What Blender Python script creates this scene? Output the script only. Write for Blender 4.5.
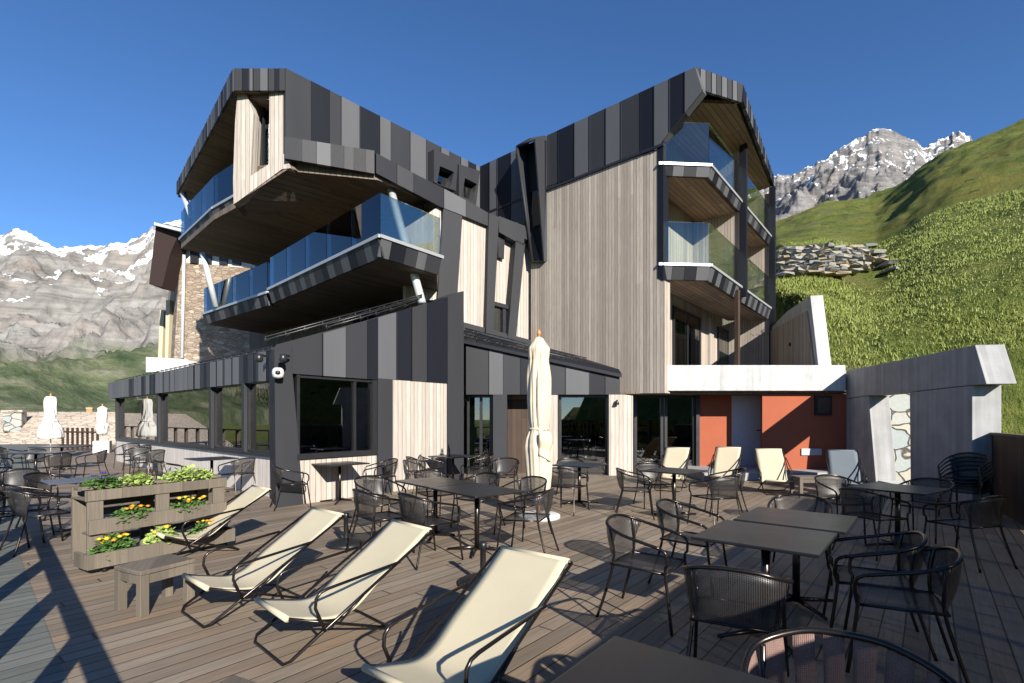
import bpy, bmesh, math, random
import numpy as np
from mathutils import Vector, Matrix
random.seed(7)
R = math.radians
for o in list(bpy.data.objects): bpy.data.objects.remove(o)
S = bpy.context.scene
COL = S.collection

# ------------------------------------------------------------------ camera, sky, sun
CAMH, F, CX, HZ = 1.58, 512.0, 512.0, 419.0
cam = bpy.data.objects.new('camera', bpy.data.cameras.new('camera')); COL.objects.link(cam)
cam.location = (0, 0, CAMH); cam.rotation_euler = (R(90), 0, 0)
cam.data.sensor_width = 36; cam.data.lens = 18.0; cam.data.shift_y = (HZ-341.5)/1024
cam.data.clip_start = .05; cam.data.clip_end = 20000
S.camera = cam
SUN_EL = 25.0
SUN_V = Vector((.46, -.89, 0)).normalized()*math.cos(R(SUN_EL)) + Vector((0, 0, math.sin(R(SUN_EL))))
w = bpy.data.worlds.new('World'); S.world = w; w.use_nodes = True
nt = w.node_tree; nt.nodes.clear()
sky = nt.nodes.new('ShaderNodeTexSky'); sky.sky_type = 'NISHITA'; sky.sun_disc = False
sky.sun_elevation = R(SUN_EL); sky.sun_rotation = math.atan2(SUN_V.x, SUN_V.y)
sky.altitude = 2500; sky.air_density = 1.0; sky.dust_density = 0.0; sky.ozone_density = 4.0
bg = nt.nodes.new('ShaderNodeBackground'); bg.inputs[1].default_value = .090
wo = nt.nodes.new('ShaderNodeOutputWorld')
hs = nt.nodes.new('ShaderNodeHueSaturation'); hs.inputs['Saturation'].default_value = 1.12; hs.inputs['Hue'].default_value = .503
nt.links.new(sky.outputs[0], hs.inputs['Color']); nt.links.new(hs.outputs[0], bg.inputs[0]); nt.links.new(bg.outputs[0], wo.inputs[0])
sl = bpy.data.lights.new('sun', 'SUN'); sl.energy = 4.8; sl.angle = R(.5); sl.color = (1, .94, .84)
so = bpy.data.objects.new('sun', sl); COL.objects.link(so)
so.rotation_euler = SUN_V.to_track_quat('Z', 'Y').to_euler()
S.view_settings.view_transform = 'Standard'; S.view_settings.look = 'None'
S.view_settings.exposure = 1.0; S.view_settings.gamma = 1; S.view_settings.use_curve_mapping = False
S.render.engine = 'CYCLES'
S.cycles.max_bounces = 8; S.cycles.transparent_max_bounces = 24; S.cycles.caustics_reflective = False

VD = Vector((.632, .775, 0))       # board direction
UD = Vector((-.775, .632, 0))

# ------------------------------------------------------------------ helpers
def proj(px, py, Y): return Vector(((px-CX)/F*Y, Y, CAMH+(HZ-py)/F*Y))
def gpt(px, py, z=0):
    Y = (CAMH-z)*F/(py-HZ); return Vector(((px-CX)/F*Y, Y, z))
def tag(o, label=None, cat=None, group=None, kind=None):
    if label: o['label'] = label
    if cat: o['category'] = cat
    if group: o['group'] = group
    if kind: o['kind'] = kind
    return o
def empty(name, loc=(0, 0, 0), rz=0, label=None, cat=None, group=None):
    o = bpy.data.objects.new(name, None); COL.objects.link(o)
    o.location = loc; o.rotation_euler = (0, 0, rz); o.empty_display_size = .1
    return tag(o, label, cat, group)
def dup(o, parent=None):
    c = o.copy(); COL.objects.link(c)
    if parent: c.parent = parent
    for ch in list(o.children): dup(ch, c)
    return c
def dup_at(o, loc, rz, label=None, sc=None):
    c = dup(o); c.location = loc; c.rotation_euler = (0, 0, rz)
    if label: c['label'] = label
    if sc: c.scale = sc
    return c

class MB:
    def __init__(s): s.v = []; s.f = []; s.m = []; s.sm = []
    def add(s, vs, fs, mi=0, smooth=False):
        b = len(s.v); s.v += [tuple(v) for v in vs]
        for f in fs: s.f.append([b+i for i in f]); s.m.append(mi); s.sm.append(smooth)
        return s
    def box(s, c, size, rz=0, mi=0, mat=None):
        hx, hy, hz = size[0]/2, size[1]/2, size[2]/2
        M = Matrix.Translation(Vector(c)) @ (mat if mat is not None else Matrix.Rotation(rz, 4, 'Z'))
        vs = [M @ Vector((x*hx, y*hy, z*hz)) for x in (-1, 1) for y in (-1, 1) for z in (-1, 1)]
        return s.add(vs, [(0, 1, 3, 2), (4, 6, 7, 5), (0, 4, 5, 1), (2, 3, 7, 6), (0, 2, 6, 4), (1, 5, 7, 3)], mi)
    def extr(s, poly, vec, mi=0):
        n = len(poly); vec = Vector(vec)
        vs = [Vector(p) for p in poly] + [Vector(p)+vec for p in poly]
        fs = [list(range(n)), list(range(2*n-1, n-1, -1))] + [(i, (i+1) % n, n+(i+1) % n, n+i) for i in range(n)]
        return s.add(vs, fs, mi)
    def prism(s, poly2, z0, z1, mi=0): return s.extr([(p[0], p[1], z0) for p in poly2], (0, 0, z1-z0), mi)
    def tube(s, pts, r, seg=8, mi=0, closed=False, smooth=True, r2=None):
        pts = [Vector(p) for p in pts]; n = len(pts); vs = []; prev = None
        for i, p in enumerate(pts):
            a = pts[i-1] if (i > 0 or closed) else p
            b = pts[(i+1) % n] if (i < n-1 or closed) else p
            t = (b-a).normalized()
            if prev is None:
                q = Vector((0, 0, 1)) if abs(t.z) < .9 else Vector((1, 0, 0))
            else: q = prev
            x = (q - t*q.dot(t)).normalized(); y = t.cross(x); prev = x
            rr = r if r2 is None else r+(r2-r)*i/(n-1)
            for k in range(seg):
                an = 2*math.pi*k/seg; vs.append(p+x*math.cos(an)*rr+y*math.sin(an)*rr)
        fs = []
        for i in range(n if closed else n-1):
            j = (i+1) % n
            for k in range(seg): fs.append((i*seg+k, i*seg+(k+1) % seg, j*seg+(k+1) % seg, j*seg+k))
        if not closed: fs += [list(range(seg))[::-1], [(n-1)*seg+k for k in range(seg)]]
        return s.add(vs, fs, mi, smooth)
    def lathe(s, prof, c=(0, 0, 0), seg=24, mi=0, fn=None):
        vs = []; n = len(prof)
        for i, (r, z) in enumerate(prof):
            for k in range(seg):
                an = 2*math.pi*k/seg; rr = r*(fn(an, i/(n-1)) if fn else 1)
                vs.append((c[0]+rr*math.cos(an), c[1]+rr*math.sin(an), c[2]+z))
        fs = [(i*seg+k, i*seg+(k+1) % seg, (i+1)*seg+(k+1) % seg, (i+1)*seg+k) for i in range(n-1) for k in range(seg)]
        fs += [list(range(seg))[::-1], [(n-1)*seg+k for k in range(seg)]]
        return s.add(vs, fs, mi, True)
    def sheet(s, grid, th, mi=0, smooth=True):
        # grid[i][j] points -> thin closed sheet
        a = len(grid); b = len(grid[0]); P = [[Vector(p) for p in r] for r in grid]; N = []
        for i in range(a):
            row = []
            for j in range(b):
                du = P[min(i+1, a-1)][j]-P[max(i-1, 0)][j]; dv = P[i][min(j+1, b-1)]-P[i][max(j-1, 0)]
                row.append(du.cross(dv).normalized()*th)
            N.append(row)
        vs = [P[i][j] for i in range(a) for j in range(b)]+[P[i][j]-N[i][j] for i in range(a) for j in range(b)]
        o = a*b; fs = []
        for i in range(a-1):
            for j in range(b-1):
                q = (i*b+j, (i+1)*b+j, (i+1)*b+j+1, i*b+j+1); fs.append(q); fs.append(tuple(o+x for x in q[::-1]))
        for i in range(a-1):
            fs.append((i*b, o+i*b, o+(i+1)*b, (i+1)*b)); fs.append((i*b+b-1, (i+1)*b+b-1, o+(i+1)*b+b-1, o+i*b+b-1))
        for j in range(b-1):
            fs.append((j, j+1, o+j+1, o+j)); q = (a-1)*b; fs.append((q+j, o+q+j, o+q+j+1, q+j+1))
        return s.add(vs, fs, mi, smooth)
    def build(s, name, mats, parent=None, bevel=0, recalc=True):
        if not isinstance(mats, (list, tuple)): mats = [mats]
        me = bpy.data.meshes.new(name); me.from_pydata(s.v, [], s.f)
        for m in mats: me.materials.append(m)
        me.polygons.foreach_set('material_index', s.m)
        me.polygons.foreach_set('use_smooth', s.sm)
        if recalc:
            bm = bmesh.new(); bm.from_mesh(me); bmesh.ops.recalc_face_normals(bm, faces=bm.faces)
            bm.to_mesh(me); bm.free()
        uv = me.uv_layers.new(name='UVMap')
        for p in me.polygons:
            n = p.normal
            if abs(n.z) < .75:
                l = math.hypot(n.x, n.y); t = Vector((-n.y/l, n.x/l, 0))
                for li in p.loop_indices:
                    c = me.vertices[me.loops[li].vertex_index].co; uv.data[li].uv = (c.dot(t), c.z)
            else:
                for li in p.loop_indices:
                    c = me.vertices[me.loops[li].vertex_index].co; uv.data[li].uv = (c.dot(UD), c.dot(VD))
        o = bpy.data.objects.new(name, me); COL.objects.link(o)
        if parent: o.parent = parent
        if bevel:
            b = o.modifiers.new('bevel', 'BEVEL'); b.width = bevel; b.segments = 2; b.limit_method = 'ANGLE'
        return o

class Wall:
    """vertical plane through two footprint points; s runs along it, n points to the open side"""
    def __init__(s, p, q, side=None):
        s.p = Vector((p[0], p[1], 0)); s.q = Vector((q[0], q[1], 0)); s.d = (s.q-s.p).normalized()
        s.L = (s.q-s.p).length
        s.n = Vector((s.d.y, -s.d.x, 0))
        ref = Vector(side) if side else -s.p
        if s.n.dot(ref) < 0: s.n = -s.n
    def P(s, a, z, off=0): return s.p+s.d*a+s.n*off+Vector((0, 0, z))
    def hit(s, px, py, off=0):
        a = (px-CX)/F; o = s.p+s.n*off
        Y = o.dot(s.n)/(a*s.n.x+s.n.y); return proj(px, py, Y)
    def sz(s, px, py, off=0):
        h = s.hit(px, py, off); return ((h-s.p).dot(s.d), h.z)
    def poly(s, mb, szs, th=.12, off=0, mi=0):
        return mb.extr([s.P(a, z, off) for a, z in szs], -s.n*th, mi)
    def rect(s, mb, a0, a1, z0, z1, th=.12, off=0, mi=0):
        return s.poly(mb, [(a0, z0), (a1, z0), (a1, z1), (a0, z1)], th, off, mi)

def clip(poly, lo, hi):
    def half(P, val, keep_ge):
        out = []
        for i in range(len(P)):
            a = P[i]; b = P[(i+1) % len(P)]
            ia = (a[0] >= val) if keep_ge else (a[0] <= val); ib = (b[0] >= val) if keep_ge else (b[0] <= val)
            if ia: out.append(a)
            if ia != ib:
                t = (val-a[0])/(b[0]-a[0]); out.append((val, a[1]+t*(b[1]-a[1])))
        return out
    P = half(poly, lo, True)
    return half(P, hi, False) if len(P) > 2 else []
def clad(mb, wall, szs, wmin=.28, wmax=.62, th=.08, off=0, rnd=None, seq=(0, 0, 1, 1, 2), saw=0):
    """standing-seam metal: strips of three greys, each a little proud or shy, a raised seam between"""
    rnd = rnd or random
    s = min(p[0] for p in szs); e = max(p[0] for p in szs); last = -1
    while s < e-1e-4:
        wd = rnd.uniform(wmin, wmax); t = min(e, s+wd)
        if e-t < wmin*.5: t = e
        k = rnd.choice([i for i in seq if i != last]); last = k
        if not saw:
            Q = clip(szs, t-.008, t+.008)
            if len(Q) > 2 and t < e-.05: wall.poly(mb, Q, th, off+.022, 2 if k else 1)
        P = clip(szs, s+.004, t-.004)
        if len(P) > 2:
            o_ = off+rnd.uniform(0, .008)
            if saw and k == 0: mb.extr([wall.P(a_, z_, o_+saw*(a_-s)/max(t-s, .01)) for a_, z_ in P], -wall.n*th, k)
            else: wall.poly(mb, P, th, o_, k)
        s = t
    return mb

# ------------------------------------------------------------------ materials
class NT:
    def __init__(s, name):
        s.mat = bpy.data.materials.new(name); s.mat.use_nodes = True; s.t = s.mat.node_tree
        s.t.nodes.clear(); s.out = s.t.nodes.new('ShaderNodeOutputMaterial')
    def n(s, typ, props=None, **inp):
        nd = s.t.nodes.new('ShaderNode'+typ)
        for k, v in (props or {}).items(): setattr(nd, k, v)
        for k, v in inp.items():
            key = int(k[1:]) if k[0] == 'i' and k[1:].isdigit() else k.replace('_', ' ')
            s.set(nd.inputs[key], v)
        return nd
    def set(s, sock, v):
        if isinstance(v, bpy.types.NodeSocket): s.t.links.new(v, sock)
        else:
            if isinstance(v, tuple) and len(v) == 3 and sock.type == 'RGBA': v = (*v, 1)
            sock.default_value = v
    def math(s, op, a, b=0, c=0, clamp=False):
        return s.n('Math', {'operation': op, 'use_clamp': clamp}, i0=a, i1=b, i2=c).outputs[0]
    def mix(s, f, a, b, mode='MIX'):
        nd = s.t.nodes.new('ShaderNodeMix'); nd.data_type = 'RGBA'; nd.blend_type = mode
        s.set(nd.inputs[0], f); s.set(nd.inputs[6], a); s.set(nd.inputs[7], b); return nd.outputs[2]
    def ramp(s, f, stops):
        nd = s.t.nodes.new('ShaderNodeValToRGB'); cr = nd.color_ramp
        while len(cr.elements) < len(stops): cr.elements.new(.5)
        for e, (p, c) in zip(cr.elements, stops):
            e.position = p; e.color = (*c, 1) if isinstance(c, tuple) else (c, c, c, 1)
        s.set(nd.inputs[0], f); return nd.outputs[0]
    def noise(s, vec, scale, detail=4, rough=.55, dist=0):
        return s.n('TexNoise', Vector=vec, Scale=scale, Detail=detail, Roughness=rough, Distortion=dist).outputs[0]
    def mapping(s, vec, sc=(1, 1, 1)): return s.n('Mapping', Vector=vec, Scale=sc).outputs[0]
    def bump(s, h, st=.3, d=.01): return s.n('Bump', Height=h, Strength=st, Distance=d).outputs[0]
    def bsdf(s, **k):
        nd = s.n('BsdfPrincipled', **k); s.t.links.new(nd.outputs[0], s.out.inputs[0]); return nd
    def uv(s): return s.n('UVMap').outputs[0]
    def obj(s): return s.n('TexCoord').outputs[3]
    def pos(s): return s.n('NewGeometry').outputs[0]

def plain(name, col, rough=.5, metal=0, var=.12, sc=8, bump=0, spec=.5):
    m = NT(name); p = m.obj(); n = m.noise(p, sc, 5)
    c = m.mix(n, tuple(x*(1-var) for x in col), tuple(min(1, x*(1+var)) for x in col))
    k = dict(Base_Color=c, Roughness=m.math('ADD', m.math('MULTIPLY', n, .16), rough-.08), Metallic=metal, Specular_IOR_Level=spec)
    if bump: k['Normal'] = m.bump(m.noise(p, sc*12, 3), bump, .003)
    m.bsdf(**k); return m.mat

def boards(name, c1, c2, wdt=.12, gap=.05, grain=1.0, rough=.75, length=3.6, warm=None, bmp=.5, stain=.35):
    m = NT(name); u = m.uv(); sp = m.n('SeparateXYZ', Vector=u)
    x = m.math('DIVIDE', sp.outputs[0], wdt); bid = m.math('FLOOR', x); fr = m.math('FRACT', x)
    wn = m.n('TexWhiteNoise', {'noise_dimensions': '1D'}, W=bid).outputs[0]
    y2 = m.math('ADD', m.math('DIVIDE', sp.outputs[1], length), m.math('MULTIPLY', wn, 7.3))
    yid = m.math('FLOOR', y2); yf = m.math('FRACT', y2)
    wn2 = m.n('TexWhiteNoise', {'noise_dimensions': '2D'}, Vector=m.n('CombineXYZ', X=bid, Y=yid).outputs[0]).outputs[0]
    gv = m.n('CombineXYZ', X=m.math('MULTIPLY', sp.outputs[0], 38), Y=m.math('MULTIPLY', sp.outputs[1], 1.6), Z=m.math('MULTIPLY', bid, 3.7)).outputs[0]
    g = m.noise(gv, grain, 6, .65, .6)
    col = m.mix(wn2, c1, c2)
    if warm: col = m.mix(m.ramp(m.noise(m.n('CombineXYZ', X=m.math('MULTIPLY', bid, .9), Y=m.math('MULTIPLY', sp.outputs[1], .5)).outputs[0], .9, 3), [(.48, 0.0), (.66, 1.0)]), col, warm)
    col = m.mix(m.ramp(g, [(.3, .55), (.7, 0.0)]), col, tuple(a*.45 for a in c1))
    big = m.noise(m.pos(), .9, 4); col = m.mix(m.math('MULTIPLY', m.ramp(big, [(.4, 0.0), (.75, 1.0)]), stain), col, tuple(a*.6 for a in c1))
    e = m.math('MINIMUM', fr, m.math('SUBTRACT', 1, fr))
    gm = m.ramp(e, [(gap*.5, 1.0), (gap*.9, 0.0)])
    ye = m.math('MINIMUM', yf, m.math('SUBTRACT', 1, yf)); gm2 = m.ramp(ye, [(.003/length, 1.0), (.006/length, 0.0)])
    gg = m.math('MAXIMUM', gm, gm2) if length < 30 else gm
    col = m.mix(m.math('MULTIPLY', gg, .85), col, (.012, .011, .01))
    h = m.math('ADD', m.math('MULTIPLY', gg, -1.0), m.math('ADD', m.math('MULTIPLY', g, .25), m.math('MULTIPLY', wn2, .3)))
    m.bsdf(Base_Color=col, Roughness=rough, Normal=m.bump(h, bmp, .008), Specular_IOR_Level=.3); return m.mat

M = {}
M['deck'] = boards('deck_boards', (.178, .138, .102), (.325, .265, .20), .145, .05, 1.3, .62, 3.2, (.30, .215, .145), .8)
M['deck_out'] = boards('outer_deck_boards', (.13, .14, .125), (.195, .20, .175), .145, .05, 1.0, .65, 4.1, None, .7)
M['wood_pale'] = boards('pale_larch_boards', (.41, .36, .31), (.55, .495, .435), .115, .05, 1.0, .8, 60, None, .5, .08)
M['wood_brightened'] = boards('brightened_larch_boards', (.66, .60, .54), (.80, .74, .68), .115, .03, 1.0, .8, 60, None, .15, .05)  # larch lightened so the facade reads sunlit; the light is in the colour
M['wood_grey'] = boards('grey_larch_boards', (.36, .305, .255), (.61, .525, .44), .10, .06, 1.2, .8, 60, None, 1.0, .2)
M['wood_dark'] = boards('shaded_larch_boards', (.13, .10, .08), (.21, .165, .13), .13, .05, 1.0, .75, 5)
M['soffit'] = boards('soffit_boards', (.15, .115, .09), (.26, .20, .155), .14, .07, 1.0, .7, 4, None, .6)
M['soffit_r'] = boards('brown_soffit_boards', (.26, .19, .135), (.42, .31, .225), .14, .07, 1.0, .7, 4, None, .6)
M['fence'] = boards('dark_fence_boards', (.045, .028, .020), (.085, .055, .038), .14, .04, 1, .7, 3)
M['old_wood'] = boards('weathered_pallet_wood', (.12, .10, .078), (.20, .168, .13), .3, .004, 1.2, .8, 9, None, .6)
def metal(name, c, rough=.55):
    m = NT(name); p = m.pos(); n = m.noise(m.mapping(p, (1, 1, .25)), 1.6, 5); f = m.noise(p, 60, 2)
    col = m.mix(n, tuple(x*.82 for x in c), tuple(x*1.18 for x in c))
    m.bsdf(Base_Color=col, Roughness=m.math('ADD', m.math('MULTIPLY', f, .2), rough-.1), Metallic=.0, Specular_IOR_Level=.22,
           Normal=m.bump(m.noise(p, 2.2, 2), .15, .02)); return m.mat
M['m_light'] = metal('light_grey_metal', (.088, .090, .097)); M['m_mid'] = metal('charcoal_metal', (.030, .031, .035)); M['m_dark'] = metal('black_metal', (.008, .009, .014))
CL = [M['m_light'], M['m_mid'], M['m_dark']]
M['frame'] = plain('black_window_frame', (.018, .018, .02), .35)
M['rim'] = plain('pale_metal_rim', (.36, .37, .38), .4, .3)
M['steel'] = plain('bare_steel', (.60, .64, .65), .4, .3)
M['white'] = plain('white_paint', (.58, .58, .57), .6)
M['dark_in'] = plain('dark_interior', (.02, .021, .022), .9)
M['curtain'] = plain('pale_curtain', (.42, .50, .38), .9, 0, .3, 3)
M['chair_metal'] = plain('black_brown_powder_coat', (.05, .042, .038), .26, .85)
M['tabletop'] = plain('anthracite_tabletop', (.014, .0135, .014), .33, 0, .15, 3)
M['canvas'] = plain('cream_sling_canvas', (.47, .415, .29), .85, 0, .05, 6, .25)
M['grey_canvas'] = plain('grey_sling_canvas', (.12, .14, .16), .85, 0, .05, 6, .2)
M['rubber'] = plain('black_plastic', (.012, .012, .013), .4)
M['umb'] = plain('cream_umbrella_cloth', (.56, .475, .35), .85, 0, .06, 5, .2)
M['umb_w'] = plain('white_umbrella_cloth', (.62, .60, .57), .85, 0, .05, 5, .2)
M['orange_wood'] = plain('varnished_wood', (.50, .20, .06), .4)
M['terra'] = plain('terracotta_render', (.30, .078, .036), .9, 0, .2, 1.5, .3)
M['greydoor'] = plain('grey_door_paint', (.42, .41, .44), .5)
M['blue_top'] = plain('blue_grey_tabletop', (.06, .065, .09), .4)
def concrete(name, c):
    m = NT(name); sp = m.n('SeparateXYZ', Vector=m.uv())
    st = m.noise(m.n('CombineXYZ', X=m.math('MULTIPLY', sp.outputs[0], 9), Y=m.math('MULTIPLY', sp.outputs[1], .5)).outputs[0], 1, 5, .6)
    fl = m.n('TexWhiteNoise', {'noise_dimensions': '1D'}, W=m.math('FLOOR', m.math('DIVIDE', sp.outputs[0], .1))).outputs[0]
    b = m.noise(m.pos(), 2.5, 6)
    v = m.math('ADD', m.math('MULTIPLY', st, .4), m.math('ADD', m.math('MULTIPLY', b, .45), m.math('MULTIPLY', fl, .15)))
    col = m.ramp(v, [(.3, tuple(x*.6 for x in c)), (.62, c)])
    m.bsdf(Base_Color=col, Roughness=.85, Normal=m.bump(m.math('ADD', fl, b), .25, .006)); return m.mat
M['concrete'] = concrete('board_marked_concrete', (.34, .34, .338))
M['concrete_w'] = concrete('pale_concrete', (.50, .50, .49))
def glass(name, tint, gl=.06, boost=1.0, rough=0.0):
    m = NT(name); fr = m.n('Fresnel', IOR=1.5).outputs[0]
    f = m.math('ADD', m.math('MULTIPLY', fr, boost), gl, clamp=True)
    t = m.n('BsdfTransparent', Color=tint); g = m.n('BsdfGlossy', Color=(1, 1, 1), Roughness=rough)
    mx = m.n('MixShader', i0=f, i1=t.outputs[0], i2=g.outputs[0]); m.t.links.new(mx.outputs[0], m.out.inputs[0]); return m.mat
M['glass_rail'] = glass('balustrade_glass', (.80, .88, .85), .03, .75)
M['glass_blue'] = glass('blue_balustrade_glass', (.42, .50, .56), .03, 1.0)
M['glass_win'] = glass('window_glass', (.26, .30, .28), .10, 1.3)
M['glass_wb'] = glass('tinted_windbreak_glass', (.27, .265, .25), .03, 1.0)
def meshfab(name):
    m = NT(name); p = m.obj(); u = m.n('SeparateXYZ', Vector=p)
    a = m.math('FRACT', m.math('MULTIPLY', u.outputs[0], 90)); b = m.math('FRACT', m.math('MULTIPLY', m.math('ADD', u.outputs[2], u.outputs[1]), 110))
    hole = m.math('MULTIPLY', m.math('GREATER_THAN', a, .30), m.math('GREATER_THAN', b, .25))
    pb = m.n('BsdfPrincipled', Base_Color=(.035, .032, .031, 1), Roughness=.42)
    t = m.n('BsdfTransparent'); mx = m.n('MixShader', i0=hole, i1=pb.outputs[0], i2=t.outputs[0])
    m.t.links.new(mx.outputs[0], m.out.inputs[0]); return m.mat
M['mesh'] = meshfab('perforated_metal_mesh')
def strap():
    m = NT('woven_brown_strap'); p = m.obj(); u = m.n('SeparateXYZ', Vector=p)
    v = m.math('ADD', m.math('SINE', m.math('MULTIPLY', u.outputs[2], 900)), m.math('SINE', m.math('MULTIPLY', u.outputs[0], 900)))
    n = m.noise(p, 160, 3)
    m.bsdf(Base_Color=m.mix(n, (.13, .075, .062), (.26, .165, .14)), Roughness=.8, Normal=m.bump(m.math('ADD', v, m.math('MULTIPLY', n, 3)), .5, .002)); return m.mat
M['strap'] = strap()
def stonework(name, cols, scale, mortar, asp=(1, 1, 2.6), rnd=.8, w=.05):
    m = NT(name); p = m.mapping(m.pos(), asp)
    wp = m.n('VectorMath', {'operation': 'ADD'}, i0=p, i1=m.n('VectorMath', {'operation': 'SCALE'}, i0=m.n('TexNoise', Vector=p, Scale=1.4).outputs[1], Scale=.5).outputs[0]).outputs[0]
    e = m.n('TexVoronoi', {'feature': 'DISTANCE_TO_EDGE'}, Vector=wp, Scale=scale, Randomness=rnd).outputs[0]
    c = m.n('TexVoronoi', Vector=wp, Scale=scale, Randomness=rnd).outputs[1]
    r = m.n('SeparateColor', Color=c).outputs[0]
    n = m.noise(m.pos(), 14, 5); k = len(cols)
    col = m.ramp(r, [(i/(k-1), cc) for i, cc in enumerate(cols)])
    col = m.mix(m.math('MULTIPLY', n, .5), col, tuple(x*.5 for x in cols[0]))
    ed = m.ramp(e, [(w*.4, 1.0), (w, 0.0)])
    col = m.mix(ed, col, mortar)
    m.bsdf(Base_Color=col, Roughness=.9, Normal=m.bump(m.math('SUBTRACT', m.math('MULTIPLY', n, .4), ed), .8, .04)); return m.mat
M['stone'] = stonework('brown_rubble_stone', [(.22, .15, .10), (.42, .33, .25), (.30, .23, .17), (.52, .45, .37)], 2.6, (.20, .17, .14))
M['pale_stone'] = stonework('pale_dry_stone', [(.40, .38, .33), (.27, .33, .35), (.48, .42, .33), (.33, .32, .29)], 1.6, (.07, .06, .05), (1, 1, 1.5), 1, .05)
M['slate'] = stonework('stone_slab_roof', [(.40, .32, .25), (.55, .46, .37), (.46, .39, .31), (.60, .52, .43)], 1.5, (.28, .22, .17), (.8, 1.2, 4.5), .9, .05)
M['brown_roof'] = plain('shaded_rust_soffit', (.022, .009, .007), .8)  # brown darkened, the shade of the roof's underside is put into the colour
def rock(name, c):
    m = NT(name); n = m.noise(m.pos(), 6, 5)
    oi = m.n('ObjectInfo').outputs[5]
    m.bsdf(Base_Color=m.mix(n, tuple(x*.6 for x in c), c), Roughness=.9, Normal=m.bump(m.noise(m.pos(), 14, 5), .6, .05)); return m.mat
M['rock1'] = rock('pale_rock', (.33, .31, .27)); M['rock2'] = rock('grey_rock', (.22, .22, .205)); M['rock3'] = rock('ochre_rock', (.37, .30, .20))
def leaf(name, a, b):
    m = NT(name); n = m.noise(m.pos(), 9, 3)
    m.bsdf(Base_Color=m.mix(n, a, b), Roughness=.55, Specular_IOR_Level=.3); return m.mat
M['leaf'] = leaf('flower_leaves', (.045, .10, .025), (.13, .24, .06)); M['lime'] = leaf('lime_leaves', (.22, .32, .06), (.42, .50, .18))
M['yellow'] = plain('yellow_petals', (.80, .60, .04), .7); M['orange'] = plain('orange_petals', (.80, .33, .02), .7); M['purple'] = plain('purple_petals', (.10, .04, .25), .7)
M['grassblade'] = leaf('grass_blades', (.12, .165, .028), (.31, .335, .085))

def terrain_mat():
    m = NT('alpine_meadow'); p = m.pos()
    n1 = m.noise(p, .07, 6, .65, .4); n2 = m.noise(m.mapping(p, (.5, .5, 1.8)), .35, 8, .7); n3 = m.noise(p, 2.2, 6, .75); n4 = m.noise(m.mapping(p, (1, 1, .5)), 9, 4, .8)
    mixn = m.math('ADD', m.math('MULTIPLY', n2, .6), m.math('MULTIPLY', n3, .4))
    c = m.ramp(mixn, [(.34, (.065, .095, .024)), (.45, (.15, .19, .045)), (.54, (.23, .26, .068)), (.68, (.32, .31, .11))])
    c = m.mix(m.ramp(n1, [(.50, 0.0), (.60, .65)]), c, (.32, .285, .07))
    c = m.mix(m.ramp(n4, [(.36, .6), (.52, 0.0)]), c, (.022, .038, .012))
    br = m.noise(m.mapping(p, (1, 1, 3)), .16, 7, .75)
    c = m.mix(m.ramp(br, [(.58, 0.0), (.64, .75)]), c, (.21, .18, .115))
    tf = m.ramp(m.noise(p, .8, 4, .7), [(.60, 0.0), (.66, .8)]); c = m.mix(tf, c, (.035, .065, .018))
    m.bsdf(Base_Color=c, Roughness=.95, Specular_IOR_Level=.1, Normal=m.bump(m.math('ADD', n3, n4), 1.0, .45)); return m.mat
M['meadow'] = terrain_mat()
def mountain_mat(name, zs, snow_z, tint, snowamt=.58, green=True, sc=1.0, snow_off=0.0):
    m = NT(name); p = m.pos(); sp = m.n('SeparateXYZ', Vector=p); z = sp.outputs[2]
    n = m.noise(p, .004*sc, 9, .66); nf = m.noise(p, .02*sc, 8, .7); strat = m.noise(m.mapping(p, (.25, .25, 1.6)), .012*sc, 7, .65, .6)
    c = m.ramp(strat, [(.3, tuple(x*.45 for x in tint)), (.5, tint), (.7, tuple(min(1, x*1.45) for x in tint))])
    c = m.mix(m.ramp(n, [(.5, 0.0), (.65, .4)]), c, (.27, .215, .175))
    c = m.mix(m.ramp(nf, [(.35, .5), (.5, 0.0)]), c, tuple(x*.4 for x in tint))
    if green:
        gz = m.math('ADD', m.math('DIVIDE', z, zs), m.math('MULTIPLY', m.math('SUBTRACT', n, .45), 1.2))
        g = m.ramp(nf, [(.32, (.035, .055, .028)), (.5, (.095, .115, .06)), (.68, (.21, .20, .14))])
        c = m.mix(m.ramp(gz, [(.38, 1.0), (.62, 0.0)]), c, g)
    nz = m.n('SeparateXYZ', Vector=m.n('NewGeometry').outputs[1]).outputs[2]
    sn = m.noise(m.mapping(p, (1, 1, .3)), .0055*sc, 8, .68, .8)
    s = m.math('ADD', m.math('ADD', sn, m.math('MULTIPLY', nf, .25)), m.math('MULTIPLY', m.math('DIVIDE', z, snow_z), .20))
    s = m.math('SUBTRACT', m.math('ADD', s, m.math('MULTIPLY', nz, .22)), snow_off)
    c = m.mix(m.ramp(s, [(snowamt, 0.0), (min(1, snowamt+.012), 1.0)]), c, (.80, .82, .85))
    m.bsdf(Base_Color=c, Roughness=.95, Specular_IOR_Level=.1, Normal=m.bump(m.math('ADD', nf, strat), .8, 14/sc)); return m.mat
M['mtn_l'] = mountain_mat('left_mountain_rock', 430, 1000, (.225, .215, .20), .987)
M['mtn_r'] = mountain_mat('right_peak_rock', 1, 2000, (.17, .163, .16), .90, False, 2.0, .095)

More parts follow.
